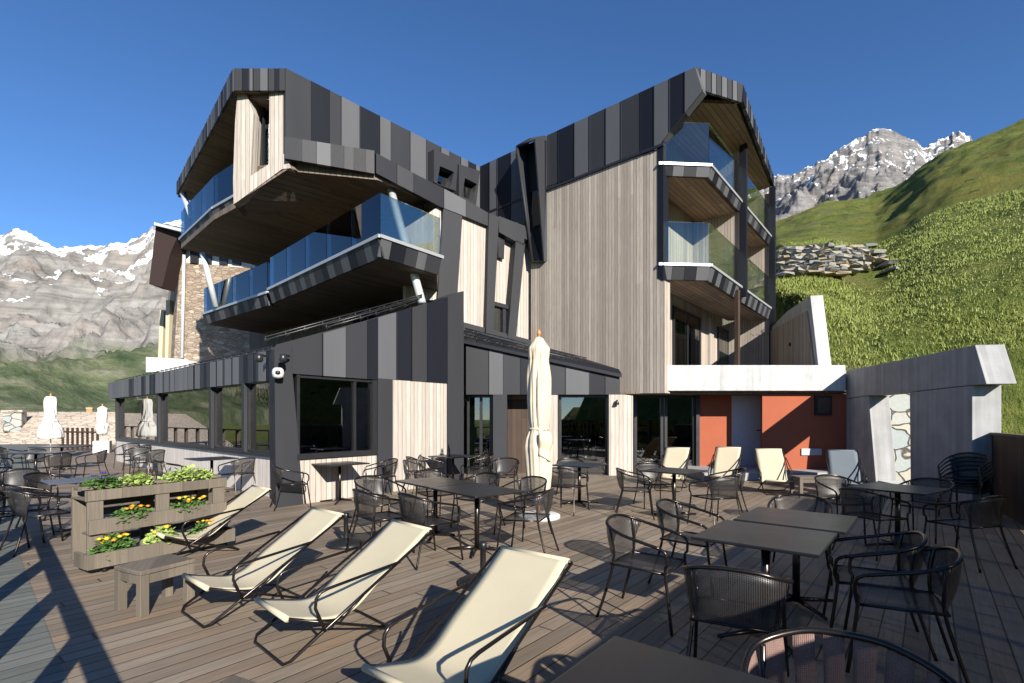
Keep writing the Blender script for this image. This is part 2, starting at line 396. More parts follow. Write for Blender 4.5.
# ------------------------------------------------------------------ noise and terrain
def vnoise(x, y, seed=0):
    xi = np.floor(x).astype(np.int64); yi = np.floor(y).astype(np.int64); xf = x-xi; yf = y-yi
    def h(a, b):
        n = (a*374761393+b*668265263+seed*982451653) & 0xffffffff
        n = ((n ^ (n >> 13))*1274126177) & 0xffffffff
        return ((n ^ (n >> 16)) & 0xffff)/65535.0
    u = xf*xf*(3-2*xf); v = yf*yf*(3-2*yf)
    return (h(xi, yi)*(1-u)+h(xi+1, yi)*u)*(1-v)+(h(xi, yi+1)*(1-u)+h(xi+1, yi+1)*u)*v
def fbm(x, y, o=5, seed=0, ridged=False):
    s = 0; a = .5; t = 0
    for i in range(o):
        n = vnoise(x, y, seed+i)
        if ridged: n = 1-np.abs(2*n-1)
        s = s+a*n; t += a; a *= .5; x = x*2.03+3.1; y = y*2.03+1.7
    return s/t
def grid_obj(name, X, Y, Z, mat, smooth=True, wrap=False):
    a, b = X.shape; v = np.stack([X, Y, Z], -1).reshape(-1, 3)
    I, J = np.meshgrid(np.arange(a-1), np.arange(b if wrap else b-1), indexing='ij'); J2 = (J+1) % b
    f = np.stack([I*b+J, I*b+J2, (I+1)*b+J2, (I+1)*b+J], -1).reshape(-1, 4)
    me = bpy.data.meshes.new(name); me.from_pydata(v.tolist(), [], f.tolist()); me.materials.append(mat)
    me.polygons.foreach_set('use_smooth', [smooth]*len(me.polygons)); me.update()
    o = bpy.data.objects.new(name, me); COL.objects.link(o); o['kind'] = 'structure'; return o

PH = np.radians([-180, -150, -120, -90, -60, -40, -20, 0, 15, 27.5, 30.6, 35.4, 37.1, 39.3, 40.9, 43.5, 45, 60, 90, 120, 150, 180])
TC = np.array([.12, .02, -.03, -.05, -.02, -.01, .0, .10, .25, .345, .365, .351, .368, .398, .409, .413, .416, .42, .36, .28, .2, .12])
R1 = np.array([60, 60, 60, 60, 60, 60, 60, 30, 16, 9, 10.6, 14, 14.1, 14.2, 14.2, 14.2, 14.1, 13.5, 16, 28, 45, 60])
PF = np.linspace(-math.pi, math.pi, 2881); TF = np.interp(PF, PH, TC); TF = np.convolve(np.pad(TF, 15, 'edge'), np.hanning(33)[1:-1]/np.hanning(33).sum(), 'valid'); TC2 = TF
def hill(phi, r):
    tc = np.interp(phi, PF, TC2); r1 = np.interp(phi, PH, R1); rc = 105.0
    tcp = tc/(1-r1/rc)
    z = 1.58+tcp*(r-r1)
    zc = 1.58+tcp*(rc-r1)
    z = np.where(r > rc, zc-(r-rc)*.30*np.clip(tc, 0, 1)/.4-(r-rc)**2*.00004, z)
    low = -2.2-.02*np.minimum(r, 420)
    z = np.where(tc < .05, low, z)
    k = np.clip((tc-.0)/.12, 0, 1); z = z*k+low*(1-k)
    z = np.maximum(z, low)
    x = r*np.sin(phi); y = r*np.cos(phi)
    z = z+(fbm(x*.09, y*.09, 5, 3)-.5)*np.clip(r*.022, .0, 1.6)*1.6*k+(fbm(x*.5, y*.5, 4, 9)-.5)*np.clip(.2+r*.012, 0, 1.1)*k
    return np.where(r < 8, np.minimum(z, -.6), np.minimum(z, np.where(r < 12.5, -.4+(r-8)*.35, 1e6)) if False else z)
ph = np.concatenate([np.linspace(-math.pi, R(20), 90, endpoint=False), np.linspace(R(20), R(62), 260, endpoint=False), np.linspace(R(62), math.pi, 60, endpoint=False)])
rr = np.concatenate([[0.5, 3, 6], np.geomspace(8, 420, 210), [600, 900, 1500, 3000, 7000]])
RR, PP = np.meshgrid(rr, ph, indexing='ij')
ZZ = hill(PP, RR); XX = RR*np.sin(PP); YY = RR*np.cos(PP)
def flat_zone(x, y):
    # edge of the natural slope: left of / in front of this line the ground is cut away for the terrace
    xe = np.interp(y, [-30, 0, 7, 12, 15.2, 16.0, 19.5, 24, 34], [14, 10.6, 9.6, 9.6, 9.3, 9.5, 10.3, 9.0, 4.0])
    # 0 = cut away, 1 = natural slope
    ky = np.clip(np.maximum((y-14.8)/2.2, (x-24)/3), 0, 1); kx = np.clip((x-xe)/.5, 0, 1)
    return np.minimum(kx, ky)
FZ = flat_zone(XX, YY); CUT = np.where(YY > 34, 1, FZ)
BASE = np.where((YY > 15.6) & (XX > 6), 2.2, -.8)
ZZ = np.where(ZZ > BASE, ZZ*CUT+BASE*(1-CUT), ZZ); ZZ = np.where(RR < 11, np.minimum(ZZ, -.8), ZZ)
gm = grid_obj('ground', RR*np.sin(PP), RR*np.cos(PP), ZZ, M['meadow'], True, True)

def hillz(x, y):
    return float(hill(np.array(math.atan2(x, y)), np.array(math.hypot(x, y))))

def mountain(name, pts, Y0, Y1, T0, mat, nx, ny, amp, fr, seed, p=1.15, rough_=.6):
    px = np.array([q[0] for q in pts], float); py = np.array([q[1] for q in pts], float)
    xs = np.linspace(px[0], px[-1], nx); T = (HZ-np.interp(xs, px, py))/F
    js = np.concatenate([np.linspace(0, 1, ny), [1.03, 1.15, 1.4]])
    J, XA = np.meshgrid(js, (xs-CX)/F, indexing='ij'); TT = np.broadcast_to(T, J.shape)
    Yd = Y0+(Y1-Y0)*J; jj = np.minimum(J, 1)
    tt = T0+(TT-T0)*jj**p
    X = XA*Yd
    rn = fbm(X*fr, Yd*fr*.8, 7, seed, True)-.62; rn2 = fbm(X*fr*6, Yd*fr*6, 5, seed+5, True)-.6
    w = np.sin(np.clip(jj, 0, 1)*math.pi)**.6
    w2 = np.clip(jj*4, 0, 1)*(1-.75*np.clip((jj-.9)*10, 0, 1))
    sil = (fbm(XA*90+seed, J*3, 4, seed+9, True)-.55)*np.clip((jj-.6)*2.5, 0, 1)*.016*(rough_ if True else 1)
    tt = tt+sil
    Z = CAMH+tt*Yd+rn*amp*w*Y1/3000+rn2*amp*.16*w2*Y1/3000
    Z = np.where(J > 1, Z-(J-1)*Y1*1.2, Z); Z[0, :] = -60
    return grid_obj(name, X, Yd, Z, mat, True)
ml = [(-1500, 300), (-900, 250), (-500, 215), (-250, 245), (-120, 225), (-60, 243), (-20, 242), (0, 236), (16, 229), (33, 235), (56, 248), (82, 246), (103, 248), (117, 241), (127, 243), (145, 235), (152, 226), (178, 221), (230, 235), (330, 225), (450, 215)]
mountain('mountains_left', ml, 380, 3000, .018, M['mtn_l'], 760, 260, 620, .0015, 11, 1.5)
mr = [(600, 230), (700, 195), (774, 177), (796, 175), (807, 167), (822, 160), (840, 149), (856, 140), (871, 132), (880, 129), (896, 133), (916, 142), (925, 147), (938, 141), (954, 132), (967, 135), (985, 150), (1010, 175), (1060, 200), (1200, 230)]
mountain('mountain_right', mr, 1500, 3600, .28, M['mtn_r'], 520, 220, 480, .0019, 23, 1.2, .8)

# grass on the near hillside
def grass():
    rnd = np.random.RandomState(3); vs = []; fs = []; n = 0
    N = 125000
    phi = R(27)+rnd.rand(N)*R(30); r = 14+30*rnd.rand(N)**1.25
    x = r*np.sin(phi); y = r*np.cos(phi)
    keep = flat_zone(x, y) > .5
    den = fbm(x*.45, y*.45, 4, 5); keep &= rnd.rand(N) < np.clip((den-.30)*4, .30, 1); pxx = CX+F*x/y; keep &= ~((pxx > 760) & (pxx < 886) & (y > 23) & (y < 34))
    x, y, r, phi, den = x[keep], y[keep], r[keep], phi[keep], den[keep]
    z = hill(phi, r); cz = flat_zone(x, y); z = z*cz+np.where((y > 15.6) & (x > 6), 2.2, -.8)*(1-cz)
    for i in range(len(x)):
        h = (.05+.16*rnd.rand()**2)*(.4+1.1*den[i]); w = .007+.00042*r[i]
        for k in range(3):
            a = rnd.rand()*6.28; lx = math.cos(a); ly = math.sin(a); l = h*(.12+.35*rnd.rand())
            bx = x[i]+rnd.randn()*.09; by = y[i]+rnd.randn()*.09; b = z[i]-.05
            vs += [(bx-ly*w, by+lx*w, b), (bx+ly*w, by-lx*w, b), (bx+lx*l*.4+ly*w*.6, by+ly*l*.4-lx*w*.6, b+h*.6), (bx+lx*l, by+ly*l, b+h)]
            fs += [(n, n+1, n+2), (n, n+2, n+3)]; n += 4
    me = bpy.data.meshes.new('tall_grass'); me.from_pydata(vs, [], fs); me.materials.append(M['grassblade'])
    o = bpy.data.objects.new('tall_grass', me); COL.objects.link(o)
    tag(o, 'tall green grass and weeds on the hillside behind the concrete walls', 'grass', kind='stuff')
grass()

# ------------------------------------------------------------------ deck
mb = MB()
mb.prism([(-30, 33), (-5.98, 6.17), (-2.58, 2.97), (-.63, 1.07), (2.0, -.34), (7.64, 6.86), (9.3, 9.0), (9.4, 16), (-1, 17.5), (-20, 33)], -.25, 0)
d = mb.build('deck', M['deck']); d['kind'] = 'structure'
mb = MB()
mb.prism([(-30, 33), (-33, 31), (-6.9, 3.4), (-3.0, -.5), (3, -5), (9, -2), (9.5, 9), (7.62, 6.88), (2.0, -.32), (-.62, 1.08), (-2.57, 2.98), (-5.97, 6.18)], -.25, .004)
d = mb.build('outer_deck', M['deck_out']); d['kind'] = 'structure'

# ------------------------------------------------------------------ hotel
hotel = empty('hotel_building', (0, 15, 0), 0, 'modern hotel clad in striped grey metal and pale larch boards with overhanging glass balconies', 'building')
bpy.context.view_layer.update()
INV = Matrix.Translation((0, -15, 0))
def hp(mb, name, mats, parent=None, bevel=0):
    """link as a child of the hotel while keeping world coordinates"""
    o = mb.build(name, mats, None, bevel); o.parent = parent or hotel
    o.matrix_parent_inverse = INV if parent is None else Matrix.Identity(4); return o
def sub(mb, name, mats, parent, bevel=0):
    return mb.build(name, mats, parent, bevel)
rg = random.Random(11)

A = (-4.19, 9.09); GE = (-1.23, 12.82); FC = (-4.9, 10.37); FE = (-14.9, 19.3)
C = (-5.87, 13.3); J = (-1.16, 18.5); D = (-7.2, 13.3); DF = (-12.85, 19.7); Fp = (-8.3, 15.5)
G = Wall(A, GE); FA = Wall(FC, FE); W = Wall(J, (4.68, 13.12)); UW = Wall(C, J, (1, -1, 0)); E = Wall(C, Fp)
ML = (-3.7, 14.0); MR = (.59, 16.9); Mw = Wall(ML, MR, (1, -1, 0)); K = Wall((-1.35, 14.3), (3.3, 14.3))
BW = Wall((-2.4, 14.9), (-12.1, 23.2))

# --- left wing: long window facade
z0, z1, z2 = .87, 2.37, 2.95
mb = MB(); FA.rect(mb, -.15, FA.L, 0, z0-.06, .2); wallL = hp(mb, 'wall', M['wood_brightened'])
mb = MB(); Ff = Wall((-4.75, 10.22), (-14.95, 19.35))
n = 0; s = 0
clad(mb, Wall((-4.62, 10.05), (-15.2, 19.4)), [(0, z1-.02), (14.3, z1-.02), (14.3, z2), (0, z2)], .16, .30, .40, 0, rg, (0, 0, 2, 2, 1), .045)
hp(mb, 'metal_fascia', CL)
mb = MB(); FA.rect(mb, -.1, FA.L, z0-.06, z0, .26, .05); FA.rect(mb, -.1, FA.L, z1+.02, z1+.1, .2, .0); sill = hp(mb, 'window_sill', M['frame'])
edges = [0.0] + [FA.sz(x, 420)[0] for x in (246, 213, 160, 118)]
wf = []
for i in range(4):
    a0, a1 = edges[i]+(.06 if i else .0), edges[i+1]-.06
    fr = MB(); FA.rect(fr, a0, a0+.045, z0, z1, .16, 0); FA.rect(fr, a1-.045, a1, z0, z1, .16, 0)
    FA.rect(fr, a0+.045, a1-.045, z0, z0+.05, .14, 0); FA.rect(fr, a0+.045, a1-.045, z1-.04, z1, .14, 0)
    wo_ = hp(fr, 'window_frame', M['frame'])
    g = MB(); FA.rect(g, a0+.045, a1-.045, z0+.05, z1-.04, .02, -.06); hp(g, 'window_glass', M['glass_win'], wo_)
mb = MB()
for i in (1, 2, 3, 4): FA.poly(mb, [(edges[i]-.07, z0), (edges[i]+.07, z0), (edges[i]+.07, z1), (edges[i]-.07, z1)], .3, .07)
hp(mb, 'metal_mullions', M['m_mid'])
# corner fin (leaning, dark side towards the windows)
mb = MB()
gA = G.sz(272, 348)[1]
mb.extr([Vector((A[0], A[1], 0)), G.P(.52, 0), G.P(.30, 2.5), G.P(.30, 3.0), Vector((A[0]-.02, A[1]-.02, 2.86))], Vector((-.72, 1.3, 0))*.98)
hp(mb, 'corner_fin', M['m_mid'])
# gable wall
zt0 = 2.86; zt1 = 4.73; gz = lambda s_: zt0+(zt1-zt0)*s_/G.L
sW0, sW1 = G.sz(297, 420)[0], G.sz(378, 420)[0]; sC1 = G.sz(392, 420)[0]; sP1 = G.sz(447, 420)[0]
zb0 = G.sz(340, 377)[1]; zb1 = G.sz(420, 381.5)[1]
mb = MB(); clad(mb, G, [(.3, zb0), (sW1, zb0), (sW1, gz(sW1)), (.3, gz(.3))], .42, .62, .25, 0, rg)
clad(mb, G, [(sW1, zb1), (sP1, zb1), (sP1, gz(sP1)), (sW1, gz(sW1))], .42, .58, .25, 0, rg); hp(mb, 'metal_gable', CL)
mb = MB(); G.rect(mb, sW1-.02, sC1, 0, zb1, .3, .03); G.poly(mb, [(sP1, 0), (G.L, 0), (G.L, zt1+.05), (sP1, gz(sP1)+.02)], .5, .03)
hp(mb, 'metal_pillar', M['m_mid'])
mb = MB(); G.rect(mb, .45, sW1-.02, 0, .83, .25, -.02); G.rect(mb, sC1, sP1, 0, zb1, .25, -.01); hp(mb, 'wall', M['wood_pale'])
mb = MB(); G.rect(mb, .4, sW1-.02, .83, .93, .3, .02); G.rect(mb, .4, .46, .93, zb0, .2, -.02); G.rect(mb, sW1-.12, sW1-.02, .93, zb0, .2, -.02)
G.rect(mb, .4, sW1-.02, zb0-.06, zb0, .2, -.04); G.rect(mb, sW1-.55, sW1-.50, .93, zb0-.06, .15, -.05); wfr = hp(mb, 'window_frame', M['frame'])
mb = MB(); G.rect(mb, .4, sW1-.1, .93, zb0-.05, .02, -.1); hp(mb, 'window_glass', M['glass_win'], wfr)
# roof of the left wing and its snow guard
RF = [Vector((A[0], A[1], 2.9)), G.P(G.L, 4.7), Vector((-2.2, 15.0, 4.75)), Vector((-12.3, 23.3, 4.6)), Vector((-14.98, 19.4, 2.9)), Vector((-4.78, 10.24, 2.9))]
mb = MB(); mb.add(RF + [p-Vector((0, 0, .12)) for p in RF], [(0, 1, 2), (0, 2, 5), (5, 2, 3), (5, 3, 4), (8, 7, 6), (11, 8, 6), (9, 8, 11), (10, 9, 11)]+[(i, (i+1) % 6, 6+(i+1) % 6, 6+i) for i in range(6)])
hp(mb, 'roof', M['m_mid'])
mb = MB()
def guard(mb, p, q, h=.11, step=.42):
    p = Vector(p); q = Vector(q); L = (q-p).length; n = int(L/step); up = Vector((0, 0, 1))
    mb.tube([p+up*h, q+up*h], .014, 5); mb.tube([p+up*h*.5, q+up*h*.5], .014, 5)
    for i in range(n+1):
        a = p+(q-p)*i/n; mb.tube([a, a+up*(h+.02)], .012, 4); 
        if i < n: mb.tube([a+up*.02, p+(q-p)*(i+1)/n+up*h], .008, 4)
e0 = Vector((-4.85, 10.35, 2.93)); e1 = Vector((-15.05, 19.45, 2.93)); guard(mb, e0, e1); 
guard(mb, G.P(1.2, gz(1.2)+.03, -.35), G.P(3.6, gz(3.6)+.03, -.35)); guard(mb, G.P(.1, gz(.1)+.1, -.6), G.P(4.2, gz(4.2)+.1, -.9))
hp(mb, 'snow_guard', M['frame'])
# interior block of the wing (dark, warm wall behind the glass)
mb = MB(); mb.prism([(-5.0, 11.6), (-3.7, 10.6), (-1.6, 13.2), (-2.3, 14.7), (-11.5, 22.4), (-14.4, 20.1)], -.1, 2.75); hp(mb, 'interior', M['dark_in'])
# end wall of the wing
mb = MB(); mb.prism([(-14.9, 19.3), (-15.1, 19.5), (-12.0, 23.4), (-11.8, 23.2)], 0, 2.9); hp(mb, 'wall', M['wood_pale'])
# small lamps and camera
def fixture(name, c, mat, r=.05, parent=None):
    mb = MB(); mb.lathe([(r*.3, -r), (r*.9, -r*.6), (r, 0), (r*.9, r*.6), (r*.3, r)], c, 14); return hp(mb, name, mat)
c_ = G.hit(278, 373, .12); cm = MB(); cm.lathe([(.03, -.1), (.09, -.07), (.1, 0), (.09, .06), (.06, .09)], c_, 18); cm.box(c_+Vector((-.03, .1, .03)), (.06, .2, .06), 0)
cmo = hp(cm, 'security_camera', M['white']); cm = MB(); cm.lathe([(.02, -.04), (.045, -.02), (.045, .02), (.02, .04)], c_+Vector((.03, -.07, 0)), 12)
x = hp(cm, 'camera_lens', M['rubber'], cmo)
for (px_, py_) in ((259, 358), (283, 358)):
    c_ = G.hit(px_, py_, .25); mb = MB(); mb.lathe([(.04, -.07), (.065, -.04), (.065, .04), (.03, .07)], c_, 12); mb.box(c_+Vector((0, .12, .06)), (.04, .26, .03)); hp(mb, 'floodlight', M['frame'])
for (px_, py_) in ((541, 386), (605, 386)): pass

# --- tower core volumes
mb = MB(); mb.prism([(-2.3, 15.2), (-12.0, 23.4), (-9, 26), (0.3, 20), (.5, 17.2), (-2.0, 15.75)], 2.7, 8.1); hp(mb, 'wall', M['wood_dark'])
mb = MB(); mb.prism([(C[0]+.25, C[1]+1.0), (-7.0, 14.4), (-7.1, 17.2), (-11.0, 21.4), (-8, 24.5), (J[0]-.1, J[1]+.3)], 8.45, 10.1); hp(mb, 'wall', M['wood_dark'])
# floor slab / soffit of the top storey
top_poly = [(C[0]+.2, C[1]+.25), (-7.1, 13.9), (-8.55, 15.85), (-9.78, 16.8), (-12.7, 19.65), (-10.2, 22.6), (-2.6, 18.0), (-2.25, 15.15), ML]
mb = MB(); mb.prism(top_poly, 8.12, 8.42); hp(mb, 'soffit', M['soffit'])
# top-storey wood wall: faces the terrace, slanting lower edge, deep window
E2 = Wall((-5.86, 13.34), (-7.5, 13.5), (0, -1, 0))
def e2(pts, th=.25, off=0): mb = MB(); E2.poly(mb, [E2.sz(x, y, off) for x, y in pts], th, off); return mb
mb = e2([(286.5, 92), (286.5, 158), (291, 168), (282, 169), (237, 202), (233.6, 204), (233, 179), (235, 123), (237.6, 91), (245.5, 91.5), (253.5, 112.7), (250.5, 176), (269, 164), (269.5, 92)])
hp(mb, 'wall', M['wood_pale'])
mb = MB(); a_ = E2.hit(253.5, 100, -.2); b_ = E2.hit(250.5, 178, -.2)
mb.extr([a_, b_, b_+Vector((.05, .75, 0)), a_+Vector((.05, .75, 0))], (-.1, 0, 0)); hp(mb, 'wall', M['wood_pale'])
mb = e2([(247, 91), (270, 91), (270, 100), (247, 97)], .9, -.05); hp(mb, 'soffit', M['soffit'])
mb = e2([(262.3, 92), (263.6, 92), (263.6, 172), (262.3, 172)], .08, -.45); hp(mb, 'window_frame', M['frame'])
mb = e2([(254, 92), (271, 92), (271, 176), (254, 178)], .02, -.6); hp(mb, 'window_glass', M['glass_blue'])
mb = MB(); f_ = [E2.hit(*q_, -.02) for q_ in ((290.5, 167.5), (237, 202), (233.6, 204))]
b0 = Vector((-4.4, 15.6, 8.1)); b1_ = Vector((-8.5, 16.3, 8.0))
mb.add([f_[0], f_[1], f_[2], b1_, b0]+[p_+Vector((0, 0, .06)) for p_ in (f_[0], f_[1], f_[2], b1_, b0)], [(0, 1, 3, 4), (1, 2, 3), (9, 8, 6, 5), (8, 7, 6), (0, 5, 6, 1), (1, 6, 7, 2), (2, 7, 8, 3), (3, 8, 9, 4), (4, 9, 5, 0)])
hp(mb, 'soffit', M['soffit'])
# roof of left tower
mb = MB(); mb.prism([C, D, DF, (-9.5, 23.5), (-2, 20.5), J], 10.12, 10.6); hp(mb, 'roof', M['soffit'])
mb = MB(); mb.prism([(C[0]-.05, C[1]+.12), (D[0]+.02, D[1]+.12), (DF[0]+.1, DF[1]+.05), (-9.5, 23.4), (-2, 20.4), (J[0]-.1, J[1])], 10.6, 10.66); hp(mb, 'roof_covering', M['m_dark'])
mb = MB()
clad(mb, Wall(C, D), [(0, 10.08), (1.33, 10.08), (1.33, 10.65), (0, 10.65)], .1, .22, .06, .05, rg)
fl = Wall(D, DF, (-1, -1, 0)); clad(mb, fl, [(0, 10.08), (fl.L, 10.2), (fl.L, 10.65), (0, 10.65)], .2, .5, .06, .05, rg)
hp(mb, 'metal_fascia', CL)
mb = MB(); clad(mb, UW, [(-.03, 8.5), (UW.L, 8.2), (UW.L, 10.67), (-.03, 10.67)], .35, .72, .3, .03, rg)
hp(mb, 'metal_wall', CL)
mb = MB(); guard(mb, UW.P(.3, 10.66, -.15), UW.P(UW.L-1.6, 10.66, -.15), .07, .35); hp(mb, 'snow_guard', M['frame'])
# lower band
b1 = Wall(C, (-3.75, 13.95)); b2 = Mw
mb = MB()
clad(mb, b1, [(-.03, 8.30), (b1.L, 8.22), (b1.L, 8.84), (-.03, 8.86)], .22, .42, .12, .10, rg)
bt = [Mw.sz(x, y, .12) for x, y in ((376, 152.8), (420, 176.6), (441, 187), (476, 205.6), (489, 213.5), (525, 226))]
bb = [Mw.sz(x, y, .12) for x, y in ((376, 173), (441, 207), (459, 214), (488, 226), (511, 233), (528, 240))]
clad(mb, Mw, bt+bb[::-1], .5, .95, .14, .12, rg)
hp(mb, 'metal_band', CL)
# M wall: pale boards, slanted metal frames
def mpoly(mb, pts, th=.15, off=0, mi=0): return Mw.poly(mb, [Mw.sz(x, y, off) for x, y in pts], th, off, mi)
mb = MB(); mpoly(mb, [(455, 205), (489, 218), (489, 336), (450, 330)]); mpoly(mb, [(489, 222), (531, 238), (531, 345), (489, 338)], .15, -.12)
hp(mb, 'wall', M['wood_pale'])
mb = MB(); mpoly(mb, [(405, 228), (441, 205), (441, 300), (405, 300)], .15, .0); hp(mb, 'wall', M['wood_pale'])
mb = MB(); p_ = [(444, 200), (463, 207), (455, 335), (436, 325)]; Mw.poly(mb, [Mw.sz(x, y, .1) for x, y in p_], 1.2, .1); hp(mb, 'metal_pillar', M['m_mid'])
mb = MB()
mpoly(mb, [(489, 213), (499, 217), (493, 337), (486, 335)], .35, .18); mpoly(mb, [(499, 216), (525, 226), (524, 246), (499, 232)], .35, .18)
mpoly(mb, [(516, 240), (525, 244), (516, 340), (508, 338)], .35, .18)
mpoly(mb, [(489, 330), (516, 338), (516, 344), (489, 337)], .3, .16)
hp(mb, 'metal_frame', M['m_mid'])
mb = MB(); mpoly(mb, [(493, 303), (511, 307), (511, 340), (493, 336)], .05, -.06); hp(mb, 'window_glass', M['glass_win'])
mb = MB(); mpoly(mb, [(493, 301), (512, 306), (512, 310), (493, 305)], .1, .06); mpoly(mb, [(503, 306), (506, 307), (506, 338), (503, 337)], .08, .02); hp(mb, 'window_frame', M['frame'])
mb = MB(); mpoly(mb, [(497, 226), (505, 234), (504, 259), (499, 257)], .06, .02); hp(mb, 'window_panel', M['frame'])
mb = MB(); mpoly(mb, [(463, 322), (531, 340), (531, 347), (463, 331)], .2, .1); hp(mb, 'metal_base', M['m_mid'])
# dormers on the upper wall
def framed(wall, out, inn, proj_off, name='dormer'):
    o3 = [wall.hit(x, y, proj_off) for x, y in out]; i3 = [wall.hit(x, y, proj_off) for x, y in inn]
    mb = MB(); k = len(o3)
    back = [p-wall.n*(proj_off+.1) for p in o3]; ib = [p-wall.n*(proj_off-.05) for p in i3]
    vs = o3+i3+back+ib; fs = []
    for i in range(k):
        j = (i+1) % k
        fs += [(i, j, k+j, k+i), (i, 2*k+i, 2*k+j, j), (k+i, k+j, 3*k+j, 3*k+i)]
    mb.add(vs, fs); o = hp(mb, name, M['m_mid'])
    g = MB(); g.extr([p-wall.n*.0 for p in ib], wall.n*.02); hp(g, 'window_glass', M['glass_win'], o); return o
framed(UW, [(434, 149), (458, 160), (456, 191), (434, 182)], [(440, 166), (454, 172), (450, 189), (437, 184)], .35)
framed(UW, [(459, 164), (480, 171), (476, 206), (459, 197)], [(465, 178), (477, 184), (472, 201), (462, 196)], .3)

# --- W wing
mb = MB(); clad(mb, W, [W.sz(x, y) for x, y in ((478, 168), (695.6, 67.6), (703, 91), (663, 141), (657, 150), (547, 187), (531, 226), (531, 250), (478, 222))], .35, .66, .25, .03, rg, (0, 0, 2, 2, 1))
hp(mb, 'metal_wall', CL)
mb = MB(); W.poly(mb, [W.sz(x, y) for x, y in ((531, 190), (547, 186), (657.5, 149), (657.5, 278), (665, 281), (665, 393), (620, 393.5), (620, 380), (531, 346))], .3)
hp(mb, 'wall', M['wood_grey'])
mb = MB(); W.rect(mb, 0, 7.1, 8.88, 8.95, .1, .05); hp(mb, 'metal_flashing', M['frame'])
mb = MB(); W.poly(mb, [W.sz(x, y) for x, y in ((657.5, 142), (663.5, 138), (663.5, 281), (657.5, 278))], .3, .012); hp(mb, 'metal_pillar', M['m_dark'])
# tall projecting window
o3 = [W.hit(517, 147, .55), W.hit(534, 139, .55), W.hit(543, 262, .1), W.hit(532.5, 263, .1)]
w3 = [W.hit(529, 140, .0), W.hit(546, 137, .0), W.hit(546, 261, .0), W.hit(532, 262, .0)]
mb = MB()
def th_quad(mb, a, b, c, d, t=.05):
    n_ = (b-a).cross(d-a).normalized()*t; mb.extr([a, b, c, d], n_)
th_quad(mb, o3[0], o3[1], w3[1], w3[0]); th_quad(mb, o3[1], o3[2], w3[2], w3[1]); th_quad(mb, o3[0], w3[0], w3[3], o3[3]); th_quad(mb, o3[3], o3[2], w3[2], w3[3], .03)
mb.tube([o3[0], o3[1]], .05, 6); mb.tube([o3[0], o3[3]], .05, 6)
hp(mb, 'window_surround', M['m_mid'])
mb = MB(); mb.extr([W.hit(519, 147, .12), W.hit(545, 140, .12), W.hit(545, 261, .06), W.hit(533, 261, .06)], -W.n*.1); hp(mb, 'window_panel', M['m_dark'])
mb = MB(); mb.extr([W.hit(530, 192, .16), W.hit(540, 190, .16), W.hit(541.5, 224, .16), W.hit(533, 227, .16)], -W.n*.02); hp(mb, 'window_glass', M['glass_blue'])
# core of the wing, roof
P0 = (3.98, 13.78); P1 = (5.35, 13.88); P2 = (9.8, 19.4)
mb = MB(); mb.prism([(3.75, 14.25), (8.1, 19.75), (5.5, 22.5), (J[0]+.1, J[1]+.4)], 2.35, 10.1); hp(mb, 'wall', M['wood_grey'])
peak = (4.70, 13.16)
mb = MB(); roofp = [(peak[0], peak[1]+.05), (6.22, 13.95), (9.82, 19.3), (8, 21.5), (2, 22.5), (J[0], J[1]+.2)]
mb.extr([(4.95, 13.72, 10.05), (6.15, 14.05, 10.22), (9.75, 19.3, 10.35), (8, 21, 10.3), (3.9, 14.4, 9.9)], (0, 0, .1)); hp(mb, 'soffit', M['soffit_r'])
mb = MB(); mb.prism(roofp, 10.36, 10.64); hp(mb, 'roof', M['m_dark'])
mb = MB(); f1 = Wall(peak, (6.25, 13.9)); f2 = Wall((6.25, 13.9), (9.86, 19.3), (1, -1, 0))
zf = lambda px, py, wl: wl.sz(px, py)[1]
clad(mb, f1, [f1.sz(x, y) for x, y in ((695.6, 67.6), (742.5, 84.6), (741, 102.7), (703, 91))], .12, .22, .08, .02, rg)
clad(mb, f2, [(0, 10.2), (f2.L, 10.33), (f2.L, 10.65), (0, 10.65)], .3, .5, .08, .02, rg); hp(mb, 'metal_fascia', CL)
mb = MB(); mb.extr([W.hit(663, 141, .02), W.hit(703, 91, .02), Vector((5.1, 13.9, 10.08)), Vector((4.15, 14.3, 9.2))], (0, 0, .06)); hp(mb, 'soffit', M['m_mid'])
# partitions and steel edges
mb = MB()
q1 = Vector((7.27, 16.22, 0)); inn = Vector((-.777, .63, 0))
for q, zlo in ((q1, 5.5), (Vector((9.75, 19.3, 0)), 3.0)):
    mb.extr([q+Vector((0, 0, zlo)), q+inn*1.75+Vector((0, 0, zlo)), q+inn*1.75+Vector((0, 0, 10.1)), q+Vector((0, 0, 10.1))], VD*.14)
hp(mb, 'partition_wall', M['wood_grey'])
mb = MB()
for q, zlo in ((q1, 5.45), (Vector((9.75, 19.3, 0)), 2.9)):
    mb.box(q+Vector((.05, -.03, (zlo+10.3)/2)), (.16, .2, 10.3-zlo), math.atan2(.775, .632))
hp(mb, 'metal_edge', M['m_dark'])
mb = MB(); mb.box((6.95, 15.8, 4.2), (.12, .12, 2.7), .7); hp(mb, 'steel_post', M['fence'])

